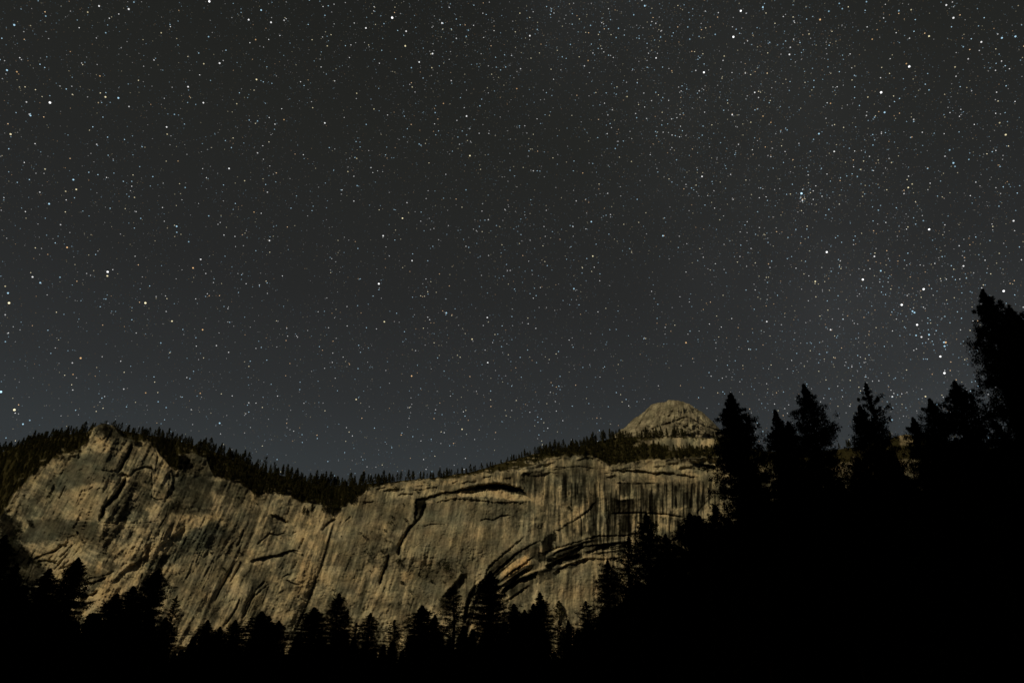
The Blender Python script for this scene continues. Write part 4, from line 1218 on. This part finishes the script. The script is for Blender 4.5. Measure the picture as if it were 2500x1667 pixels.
# ---- shrubs rooted in the face
def shrub_mesh(seed):
    rr = np.random.default_rng(seed)
    cen = [(rr.normal() * .38, rr.normal() * .25, .35 + rr.normal() * .24) for _ in range(14)]
    cv, cf = tri_cloud(np.array(cen), np.array([.34] * 14), 16, .13, rr, .9)
    return mesh_np('shrub', cv, cf, False, M_BUSH)
SHM = [shrub_mesh(500 + i) for i in range(4)]
SHR = []
for t_, lst in {'B': [(1900, 700, 5), (1930, 850, 9), (1800, 830, 7), (1790, 880, 9), (1720, 950, 5), (1530, 1010, 8), (1490, 980, 8), (1600, 970, 5), (1740, 1050, 6), (1780, 1060, 6),
                      (1570, 1175, 8), (1600, 1165, 7), (1700, 1150, 8), (1525, 1155, 5), (1870, 1245, 9), (1850, 1250, 7), (190, 1318, 6), (210, 1355, 4), (330, 1165, 5), (200, 1180, 4),
                      (130, 1390, 3), (1590, 1340, 5), (2050, 1385, 5), (1890, 1455, 8), (2170, 1440, 6), (1860, 1120, 6), (1490, 1430, 3), (280, 725, 4), (440, 740, 3), (1820, 560, 5),
                      (500, 700, 7), (330, 640, 7), (1200, 820, 3), (230, 1120, 3), (60, 1170, 5), (1310, 1010, 3), (2030, 590, 5), (1570, 1240, 4), (1430, 1180, 4)],
                'G': [(530, 410, 12), (548, 470, 13), (470, 415, 8), (290, 530, 6), (400, 590, 6), (215, 690, 8), (130, 600, 6), (600, 470, 5), (690, 490, 5), (520, 590, 5), (90, 800, 5), (180, 800, 5),
                      (590, 540, 5), (700, 440, 5), (1130, 780, 7)],
                'C': [(1718, 735, 7), (1312, 782, 3), (1880, 640, 4), (1600, 430, 3), (540, 645, 5), (770, 600, 6), (2090, 760, 4), (60, 545, 7), (280, 590, 5)],
                'F': [(1232, 672, 5), (855, 992, 4), (1340, 775, 6), (1540, 685, 5), (1320, 745, 4), (1700, 1080, 5), (1240, 720, 4)],
                'E': [(1660, 222, 4), (1980, 235, 4), (2140, 460, 5), (2195, 272, 3), (2300, 315, 4), (2160, 325, 4), (2020, 320, 4), (2090, 545, 3), (380, 430, 9), (300, 370, 9), (230, 290, 5), (190, 100, 8), (120, 180, 10)],
                'A': [(930, 225, 5), (1015, 245, 5), (905, 300, 7), (960, 270, 4), (1060, 170, 7), (980, 130, 6), (310, 1095, 6), (190, 1110, 8), (100, 1020, 6), (700, 420, 6), (620, 470, 5), (160, 1160, 9)],
                'D': [(145, 1125, 7), (940, 1395, 8), (1000, 760, 4), (460, 700, 5), (700, 690, 6), (820, 740, 5), (360, 1000, 4)]}.items():
    for (x, y, s) in lst:
        (u, v), = P(t_, [(x, y)])
        SHR.append((u, v, s))
def shrub_label(u, v):
    if u < 120: return 'dark shrub on the shaded left end of the cliff'
    if u < 330 and v < 1130: return 'dark shrub near the top of the left rock peak'
    if u < 330: return 'dark shrub on the lower face of the left buttress'
    if u < 620: return 'small dark shrub dotted on the streaked slab right of the left buttress'
    if u < 860: return 'small dark shrub on the face either side of the long corner crack'
    if u < 1010: return 'dark shrub on the broken ledges between the two black cracks'
    if u < 1160 and v < 1250: return 'dark shrub near the rock roof'
    if u < 1200: return 'dark shrub on the knobbly face below the big slab'
    return 'dark shrub on the striped face below the dome'
for (u, v, s) in SHR:
    p = on_cliff(u, v)
    o = bpy.data.objects.new('shrub', SHM[r3.randrange(4)])
    COL.objects.link(o)
    m_ = s * float(p[1]) / FPX * .95
    o.location = (float(p[0]), float(p[1]) - .35 * m_, float(p[2]) - .4 * m_)
    o.scale = (m_ * r3.uniform(.9, 1.3), m_, m_ * r3.uniform(.8, 1.1))
    o.rotation_euler = (0, 0, r3.uniform(0, 6.28))
    tag(o, shrub_label(u, v).replace('small ', '').replace('dark shrub', 'tiny dark shrub' if s < 4.5 else ('small dark shrub' if s < 7 else 'large dark shrub')), 'shrub', 'shrubs growing on the cliff')
# the lone oval tree low on the right-hand face
p = on_cliff(1366, 1510)
o = bpy.data.objects.new('conifer', RPM[2]); COL.objects.link(o)
o.location = (float(p[0]), float(p[1]) - 2, float(p[2])); o.scale = (62, 62, 40)
tag(o, 'single dark oval tree high on the pale face above the low pair of pines', 'tree')

# ================================================================== STARS
DS = 30000.0
def star_mat(name, c, e):
    m = bpy.data.materials.new(name); m.use_nodes = True
    nt = m.node_tree; nt.nodes.clear()
    out = nd(nt, 'ShaderNodeOutputMaterial'); em = nd(nt, 'ShaderNodeEmission')
    em.inputs[0].default_value = (*c, 1); em.inputs[1].default_value = e
    nt.links.new(em.outputs[0], out.inputs[0])
    m.cycles.emission_sampling = 'NONE'
    return m
OCT_V = np.array([(1, 0, 0), (-1, 0, 0), (0, 1, 0), (0, -1, 0), (0, 0, 1), (0, 0, -1)], float)
OCT_F = np.array([(0, 2, 4), (2, 1, 4), (1, 3, 4), (3, 0, 4), (2, 0, 5), (1, 2, 5), (3, 1, 5), (0, 3, 5)])
SC = {'w': (1, 1, 1), 'b': (.50, .80, 1.0), 'y': (1.0, .88, .55), 'o': (1.0, .62, .30)}
SCN = {'w': 'white', 'b': 'bluish', 'y': 'yellowish', 'o': 'orange'}
import bmesh
SM = {}
for cn, c in SC.items():
    for lv, e in enumerate((.5, .85, 1.5)):
        bm = bmesh.new(); bmesh.ops.create_icosphere(bm, subdivisions=1, radius=1.0)
        me_ = bpy.data.meshes.new('star'); bm.to_mesh(me_); bm.free()
        me_.materials.append(star_mat('starlight_%s' % SCN[cn], c, e))
        SM[(cn, lv)] = me_
# measured in six 834x556 tiles enlarged 2.82 times: x, y, size 1..4, colour
ST = {
 (0, 0): "98,174,3,b 682,44,3,w 886,65,3,w 1441,12,4,w 1798,72,3,b 1712,138,3,w 1866,156,3,w 1760,275,2,o 1436,255,2,b 48,485,3,b 116,496,2,o 344,708,4,w 210,797,3,b 202,788,2,w 73,925,3,y 726,669,3,y 815,676,3,b 888,735,2,w 182,704,2,w 1295,599,3,w 1298,622,1,b 1400,709,3,w 1512,437,3,w 1403,441,2,y 1766,549,3,y 1797,557,1,b 1630,716,2,y 1060,415,2,w 1071,404,1,b 1201,789,2,b 1147,876,3,w 1151,925,2,y 1716,828,2,b 1773,834,2,b 1893,856,2,w 1955,825,2,o 2236,848,3,w 2304,559,2,w 505,1238,3,b 525,1305,3,y 452,1318,2,y 274,1324,2,w 338,1404,3,b 310,1165,2,y 303,1195,1,w 926,1360,2,y 969,1504,2,b 613,1487,1,b 1577,1161,3,w 1841,1324,2,w 1749,1461,2,o 1684,1245,2,y 1773,1054,2,w 1437,1487,2,b 1275,1292,2,b 1052,1217,2,b 779,1097,1,w 666,995,2,w 998,1015,1,y 2237,108,2,b 2153,743,2,y 2253,318,2,y 315,113,2,b 335,268,1,w 485,79,1,w 604,86,2,y 922,17,2,b 1110,228,2,y 728,228,2,b 688,525,2,o 883,580,1,b 603,669,1,w 503,655,1,y 468,931,1,b 912,937,1,b 1216,1558,2,b 2094,1093,1,b 2248,1431,1,b 2118,1487,1,w 417,1547,1,w 1956,142,2,w 1226,147,1,b 1815,326,1,w 1705,674,1,b 1866,929,1,w 1287,1064,1,w 1455,1017,1,y 1393,990,1,b 985,275,1,y 834,331,1,w 164,220,1,w 532,140,1,b 2305,1027,1,w",
 (833, 0): "351,124,4,w 170,195,3,w 447,217,3,w 441,318,3,y 694,161,3,w 793,266,2,w 629,371,3,w 537,429,3,w 624,468,2,y 483,468,2,b 545,498,1,o 489,601,2,y 758,557,2,w 704,714,2,o 863,801,3,w 955,730,2,b 647,777,2,b 567,773,1,b 226,752,2,y 261,764,1,b 107,644,2,y 172,858,2,b 205,684,1,b 1230,93,2,y 1299,248,3,w 1132,463,2,b 1235,475,2,w 1210,495,1,w 1209,612,2,o 1522,393,2,b 1578,308,2,b 1674,456,2,w 1733,367,2,w 1700,419,2,o 1717,177,2,b 2090,42,3,b 2070,5,2,w 2014,104,2,b 2166,163,2,w 2168,401,3,w 2199,257,2,b 1893,261,2,b 2166,637,2,b 1968,667,2,y 1881,607,1,b 1880,643,1,b 2034,812,2,b 2207,862,2,b 2275,820,2,w 1555,884,1,b 1831,922,2,w 1887,1024,2,b 1998,1113,2,y 1663,1192,2,o 1323,1177,2,w 1306,1173,1,w 886,1073,3,y 537,993,2,b 549,1001,2,b 372,1018,1,o 107,1092,2,y 46,1182,2,y 205,1155,2,w 47,1151,1,w 453,1396,2,w 422,1503,3,y 87,1385,2,w 110,1279,2,b 331,1326,1,w 859,1308,2,b 1019,902,1,w 1145,902,1,w 1108,1220,1,w 1148,1249,1,w 1228,879,1,b 976,859,1,w 915,825,1,b 1095,807,1,w 1835,1332,2,w 2038,1373,2,b 1618,1384,2,w 1478,1292,1,w 1722,1527,3,b 1854,1478,2,w 2058,1244,1,w 1596,1561,2,w 2267,1031,1,w 2278,931,2,w 1312,1412,1,b 1200,1457,1,w 1013,1513,2,w 1113,1518,1,w 920,1514,1,w 607,1504,1,w 738,1554,1,w 2276,489,2,o 1909,197,2,b 1795,127,1,b 1692,103,1,y 1280,128,1,b 1052,147,1,w 1105,110,1,b 876,210,2,b 861,253,2,b 231,54,1,y 212,95,1,y 1491,1065,1,w 1536,133,1,w 1722,25,1,w 1495,48,1,b 505,109,1,b 286,267,1,b 638,350,1,w 610,355,1,w 771,290,1,b 2262,190,1,b 2190,120,1,w",
 (1666, 0): "402,77,4,w 554,52,3,b 555,68,1,b 351,256,4,w 288,388,2,y 280,418,2,w 148,500,4,w 92,487,2,w 180,484,1,w 37,188,2,b 51,272,2,b 226,239,2,b 743,328,2,w 737,377,3,w 948,137,3,o 872,236,2,y 1307,272,2,o 1575,69,2,y 1817,37,3,w 1866,125,3,w 1698,251,3,y 2058,291,3,w 2200,263,3,b 2293,253,3,b 1542,440,2,o 1562,460,4,w 1368,638,4,w 1392,775,3,b 1592,824,2,w 1267,797,2,w 1323,809,2,b 1277,670,2,y 1458,798,1,o 1698,621,2,b 498,638,3,w 524,673,2,w 433,505,2,w 343,791,3,w 555,801,2,o 471,843,2,y 609,844,2,o 721,896,2,b 676,905,2,b 940,922,3,b 961,909,1,b 903,961,2,b 1045,1044,3,w 1440,1120,2,y 1228,1168,2,y 1557,1214,2,w 1582,1268,2,y 1555,1292,3,y 1526,1334,2,w 1688,1161,2,b 1866,1123,3,b 1877,1147,2,b 1840,1034,2,b 1972,1099,2,b 1808,1077,2,w 2226,929,3,y 2280,1521,3,w 2184,847,2,y 1829,741,1,w 1884,527,2,w 1934,324,2,b 1968,407,2,w 1877,463,2,y 1490,76,2,b 1267,14,2,b 1101,62,2,b 1008,80,2,b 1080,26,2,b 386,995,2,w 306,1024,1,b 332,1202,2,w 135,1216,3,w 63,1295,2,b 46,1333,1,b 97,1321,1,w 820,1333,4,b 828,1305,2,w 826,1380,3,w 785,1330,1,b 961,1352,2,w 952,1332,1,b 1013,1364,1,w 744,1337,2,y 890,1406,1,w 1008,1443,2,b 815,1360,2,w 838,1345,1,b 830,1395,1,y 811,1388,1,w 1349,1448,2,b 1807,1549,2,w 1659,1520,2,b 1095,1309,1,b 670,1233,1,w 527,1140,1,w 670,1300,1,w 99,1156,1,w 526,1294,1,w 1354,1293,1,b 1842,1328,1,y 2049,1281,1,w 2205,1098,1,w 1460,980,1,b 1312,1000,2,b 1020,713,2,o 879,663,1,o 1136,724,1,w 1049,624,1,b 381,348,1,y 149,261,1,y 116,627,2,w 156,593,1,w 541,580,1,b 1399,151,1,b 1187,457,1,y 2031,62,1,b 1885,364,1,w 2155,688,1,w 1445,380,1,y 2295,1450,1,b",
 (0, 540): "741,349,4,w 739,377,3,y 1001,563,4,y 1184,688,3,y 1395,747,3,o 1382,263,3,w 1329,322,3,o 1216,36,3,b 1217,77,2,b 1299,142,2,b 1152,48,1,y 1542,96,2,w 1559,43,1,y 1855,134,3,w 462,181,3,o 417,25,2,w 286,188,1,w 224,384,3,w 277,424,3,b 413,386,2,b 55,495,3,b 36,448,2,y 62,563,4,y 36,644,2,w 37,829,2,b 138,748,1,w 555,942,3,o 498,975,2,w 503,1054,2,o 501,1161,2,w 852,1155,2,w 1003,1181,2,o 1089,1242,2,b 1144,1282,2,b 1379,1184,2,o 1387,1211,1,w 6,1174,4,b 99,1298,4,y 158,1396,3,b 205,1370,2,b 420,1339,1,w 1107,838,2,b 1381,910,1,b 1367,952,1,w 1490,856,2,w 1574,902,2,w 1713,1249,2,w 1704,1265,2,b 1692,1324,2,w 1684,1335,1,w 1512,1389,3,b 1518,1463,2,w 1762,875,2,w 1836,956,2,b 1996,979,2,o 2042,789,2,w 1967,1063,2,o 2066,1107,2,b 2308,1080,2,w 2262,733,2,w 2303,665,1,w 2284,258,2,w 2311,280,1,w 2328,217,1,y 1841,497,2,w 1914,689,1,w 1687,782,1,o 1415,518,2,b 1573,590,1,w 1075,519,2,w 1075,531,1,y 980,384,1,w 738,508,1,b 497,439,1,b 965,467,1,b 925,48,2,b 829,89,1,w 674,206,1,w 400,104,1,b 46,118,1,w 2022,1444,2,w 1848,1362,1,w 1976,1420,1,w 1976,1363,1,w 1452,1320,1,y 2015,1512,1,o 2195,1247,1,b 2224,1251,1,w 2256,1414,1,b 1723,730,1,w 1638,361,1,w 1671,361,1,w 1597,315,1,b 88,1218,1,y 350,909,2,b 769,620,1,b 656,1066,1,o 1200,568,1,b",
 (833, 540): "259,431,4,w 275,406,1,b 289,101,3,w 287,112,1,w 374,62,2,y 671,128,2,w 331,240,2,w 488,272,3,w 423,320,2,y 117,396,1,o 40,587,2,w 186,572,1,b 297,692,3,y 491,523,2,b 654,490,2,y 724,631,3,b 761,650,2,y 495,657,1,b 514,741,1,o 641,775,1,b 966,373,2,w 966,453,2,b 764,312,1,y 748,368,1,y 1151,433,2,y 1300,499,2,b 1199,481,1,b 1006,663,3,w 978,718,2,w 1013,694,2,y 901,812,3,y 1049,820,1,b 1009,973,3,w 1062,1027,1,w 1086,1062,1,b 1240,1073,2,b 1345,973,2,b 1298,935,1,y 1445,1110,2,o 1481,1141,2,o 1455,1130,2,b 1440,1177,2,w 1474,1241,2,w 1416,1255,2,y 1360,1245,1,b 1269,1260,1,o 1664,1006,2,b 1743,889,1,w 1718,773,1,w 1849,746,2,b 1893,745,2,b 1799,780,1,b 1602,465,3,b 1613,477,1,w 1650,486,1,y 1620,541,1,w 1732,241,3,y 2215,101,3,b 2193,243,1,b 2230,777,1,w 2332,520,2,w 2059,916,1,o 1942,1081,1,o 2336,1131,2,o 2340,994,1,w 1301,132,2,w 1244,137,1,w 1405,105,2,w 1454,73,2,b 1101,219,2,b 1127,198,1,b 957,243,2,b 942,251,1,b 887,216,1,y 930,65,2,w 823,60,1,b 738,31,2,w 614,188,1,b 1598,104,1,w 1600,38,1,w 1206,40,1,b 1724,5,2,w 1382,268,1,y 485,1065,3,o 524,1043,1,o 103,1226,3,y 547,1151,2,b 332,1115,1,w 319,967,1,b 182,970,1,w 53,978,1,o 13,935,2,w 193,1276,1,w 270,1143,1,b 531,1194,1,b 752,1203,2,w 769,1187,1,b 827,1211,1,y 858,1301,2,y 832,1431,3,y 467,1356,2,w 478,1317,1,w 478,1277,1,w 694,1330,2,b 1136,1338,2,y 36,1420,2,w 31,1514,2,y 549,1511,2,w 620,1016,1,w 572,592,1,b 366,691,1,w 1590,804,1,w 1386,831,1,b 1470,614,1,w 1686,617,1,b 1822,600,2,y 1787,1356,1,y 1478,438,1,o 1088,391,1,b",
 (1666, 540): "1699,57,4,w 994,213,4,w 876,205,2,y 1070,102,2,b 1234,84,2,y 1322,243,3,w 1297,225,1,b 1366,342,3,b 1242,402,4,w 915,415,3,y 980,416,2,y 752,244,2,b 442,311,2,w 203,436,1,w 867,548,2,w 1510,576,4,w 1661,468,4,w 1484,275,2,o 1494,238,1,o 1379,450,2,b 1491,457,1,b 1382,506,1,b 1584,620,3,b 1598,629,3,b 1569,605,1,b 1502,638,1,b 1616,713,4,w 1707,680,2,b 1689,702,2,b 1693,747,2,b 1698,781,3,b 1646,797,3,w 1609,786,3,b 1638,770,1,b 1653,840,2,b 1676,836,2,b 1728,848,2,b 1756,715,1,b 1776,814,1,b 1791,774,1,b 1801,833,3,b 1813,834,3,o 1805,860,3,b 1823,853,1,b 1811,882,2,b 1733,888,1,b 1776,931,4,w 1804,1045,4,w 1720,1053,2,o 1660,948,2,b 1674,948,1,b 1934,827,2,b 1917,843,1,b 1888,812,1,o 1903,939,1,b 1960,946,1,y 1992,1106,2,b 2035,1137,3,b 2029,891,2,b 2212,481,4,w 1872,527,2,y 1819,543,2,y 1935,309,3,w 1943,251,2,o 1942,208,1,b 1979,163,2,o 1927,238,1,w 1948,363,1,b 1860,383,2,b 1922,449,1,b 1780,204,1,y 1750,192,1,b 1807,242,1,b 1938,125,1,w 2287,66,2,w 2280,3,3,w 2212,153,1,w 1183,703,2,w 1062,801,2,b 1020,747,3,w 1028,751,1,o 581,691,3,w 634,711,1,b 681,712,2,w 687,758,1,b 774,769,1,w 549,683,1,b 562,762,1,w 705,636,1,y 705,658,1,w 858,840,2,b 880,834,1,b 910,865,1,b 966,827,1,w 144,608,2,o 48,556,2,w 48,535,1,b 250,797,2,y 231,836,2,w 230,874,1,w 25,836,3,o 304,803,1,o 555,851,2,o 234,957,2,w 416,993,2,y 275,1080,2,w 301,1069,1,w 342,1073,1,w 722,1016,2,w 817,977,1,w 938,974,2,b 1028,967,1,b 557,1012,1,b 580,1118,2,w 495,1157,1,b 291,1187,2,b 244,1182,1,o 475,1318,1,w 251,1257,1,b 1262,1060,1,w 1279,1078,1,w 1370,1045,1,b 1466,1079,2,b 1455,1087,1,b 1445,1207,3,w 1444,1367,3,b 1070,1421,3,w 1071,1273,2,y 1103,1207,2,w 1099,1163,2,b 973,1218,2,w 1127,1318,1,w 1246,1149,1,w 889,1152,1,w 705,1289,2,w 723,1321,2,w 659,1303,2,y 622,1192,1,w 570,1283,1,b 755,1387,1,w 1674,1206,3,y 1750,1261,3,b 1625,1223,1,b 1778,1364,2,y 980,1290,1,w 327,135,1,b 30,156,2,w 1809,27,1,b 1193,157,1,o 176,328,1,w 1269,867,1,y 1283,777,1,y 1156,369,1,w 1022,174,1,b",
}
REG = [((1666, 540), lambda x, y: 2210 < x < 2380 and 770 < y < 880, 'star of the tight bluish cluster left of the giant pine')]
def star_label(u, v, cn, s):
    size = ['', 'small', 'small', 'bright', 'very bright'][s]
    reg = 'left' if u < 833 else ('middle' if u < 1666 else 'right')
    if 2225 < u < 2330 and 770 < v < 880: return '%s %s star in the tight cluster left of the giant pine' % (size, SCN[cn])
    if 1935 < u < 1975 and 455 < v < 505: return '%s %s star in the small knot of stars at upper right' % (size, SCN[cn])
    if v < 280: return '%s %s star high in the %s of the sky' % (size, SCN[cn], reg)
    if v < 560: return '%s %s star in the upper %s of the sky' % (size, SCN[cn], reg)
    if v < 830: return '%s %s star halfway down the %s of the sky' % (size, SCN[cn], reg)
    return '%s %s star low in the sky over the %s' % (size, SCN[cn], {'left': 'left rock peak', 'middle': 'long ridge', 'right': 'right-hand pines'}[reg])
allst = []
for (ox, oy), txt in ST.items():
    for tok in txt.split():
        a, b, s, c = tok.split(',')
        allst.append((ox + float(a) / 2.82, oy + float(b) / 2.82, int(s), c))
seen = []
for s in sorted(allst, key=lambda q: -q[2]):
    if all(abs(s[0] - q[0]) + abs(s[1] - q[1]) > 2.5 for q in seen): seen.append(s)
big_, rest = seen[:300], seen[300:]
SR = {1: 1.1, 2: 1.4, 3: 1.75, 4: 2.25}
for (u, v, s, c) in big_:
    d = unit(u, v)
    o = bpy.data.objects.new('star', SM[(c, {2: 0, 3: 1, 4: 2, 1: 0}[s])])
    COL.objects.link(o)
    o.location = Vector((d * DS).tolist()) + Vector((0, 0, CAMZ))
    r_ = SR[s] * DS / FPX * random.uniform(.92, 1.08)
    o.scale = (r_, r_, r_)
    tag(o, star_label(u, v, c, s), 'star', 'brightest stars in the night sky')
# the countless faint ones
N = 125000
uu = rng.uniform(-120, 2620, N); vv = rng.uniform(-120, 1220, N)
dirs = np.stack(ray(uu, vv), -1); dirs /= np.linalg.norm(dirs, axis=1)[:, None]
lat = dirs @ MW
clus = fbm(uu / 150, vv / 150, 3, 301)
pk = .32 + .62 * np.exp(-(lat / .17) ** 2) + .22 * np.exp(-((uu - 1150) / 500) ** 2)
pk *= np.clip(1 + .8 * clus, .3, 2)
keep = rng.random(N) < pk * .78
uu, vv, dirs = uu[keep], vv[keep], dirs[keep]
n0 = len(uu)
# two loose knots of faint stars
for (cu, cv_, sg_, m_) in [(1957, 480, 14, 60), (1955, 470, 60, 90), (2285, 830, 34, 45), (1870, 735, 30, 40)]:
    uu = np.append(uu, cu + rng.normal(size=m_) * sg_); vv = np.append(vv, cv_ + rng.normal(size=m_) * sg_)
for (u, v, s, c) in rest:
    uu = np.append(uu, u); vv = np.append(vv, v)
n1 = len(uu)
dirs = np.stack(ray(uu, vv), -1); dirs /= np.linalg.norm(dirs, axis=1)[:, None]
lum = .030 + .030 * (rng.pareto(1.25, n1)); lum = np.minimum(lum, .8)
nrst = len(rest)
if nrst: lum[-nrst:] = [.35 if s[2] == 1 else .6 for s in rest]
rad = np.where(lum > .3, 1.2, np.where(lum > .15, 1.0, .88)) * DS / FPX
tint = np.array([SC[c] for c in rng.choice(list('wwwbbbbyyo'), n1)])
if nrst: tint[-nrst:] = [SC[s[3]] for s in rest]
tint = .1 + .9 * tint
V3 = (dirs * DS)[:, None, :] + OCT_V[None] * rad[:, None, None]
V3[..., 2] += CAMZ
F3 = OCT_F[None] + (np.arange(n1) * 6)[:, None, None]
me = mesh_np('faint_stars', V3.reshape(-1, 3), F3.reshape(-1, 3))
ca = me.color_attributes.new('light', 'FLOAT_COLOR', 'POINT')
cl = np.repeat(np.concatenate([tint * lum[:, None], np.ones((n1, 1))], 1)[:, None, :], 6, 1)
ca.data.foreach_set('color', cl.astype(np.float32).ravel())
m = bpy.data.materials.new('faint_starlight'); m.use_nodes = True
nt = m.node_tree; nt.nodes.clear()
out = nd(nt, 'ShaderNodeOutputMaterial'); em = nd(nt, 'ShaderNodeEmission'); at = nd(nt, 'ShaderNodeAttribute', attribute_name='light')
nt.links.new(at.outputs['Color'], em.inputs[0]); em.inputs[1].default_value = 1.0
# the star shines on top of the sky glow that lies behind it
nt.links.new(em.outputs[0], out.inputs[0])
m.cycles.emission_sampling = 'NONE'
me.materials.append(m)
tag(link('faint_stars', me), 'countless faint stars scattered over the whole night sky', 'stars', kind='stuff')
print('trees', len(TREES), 'ridge', len(cand), 'stars', len(big_), len(rest), n1)
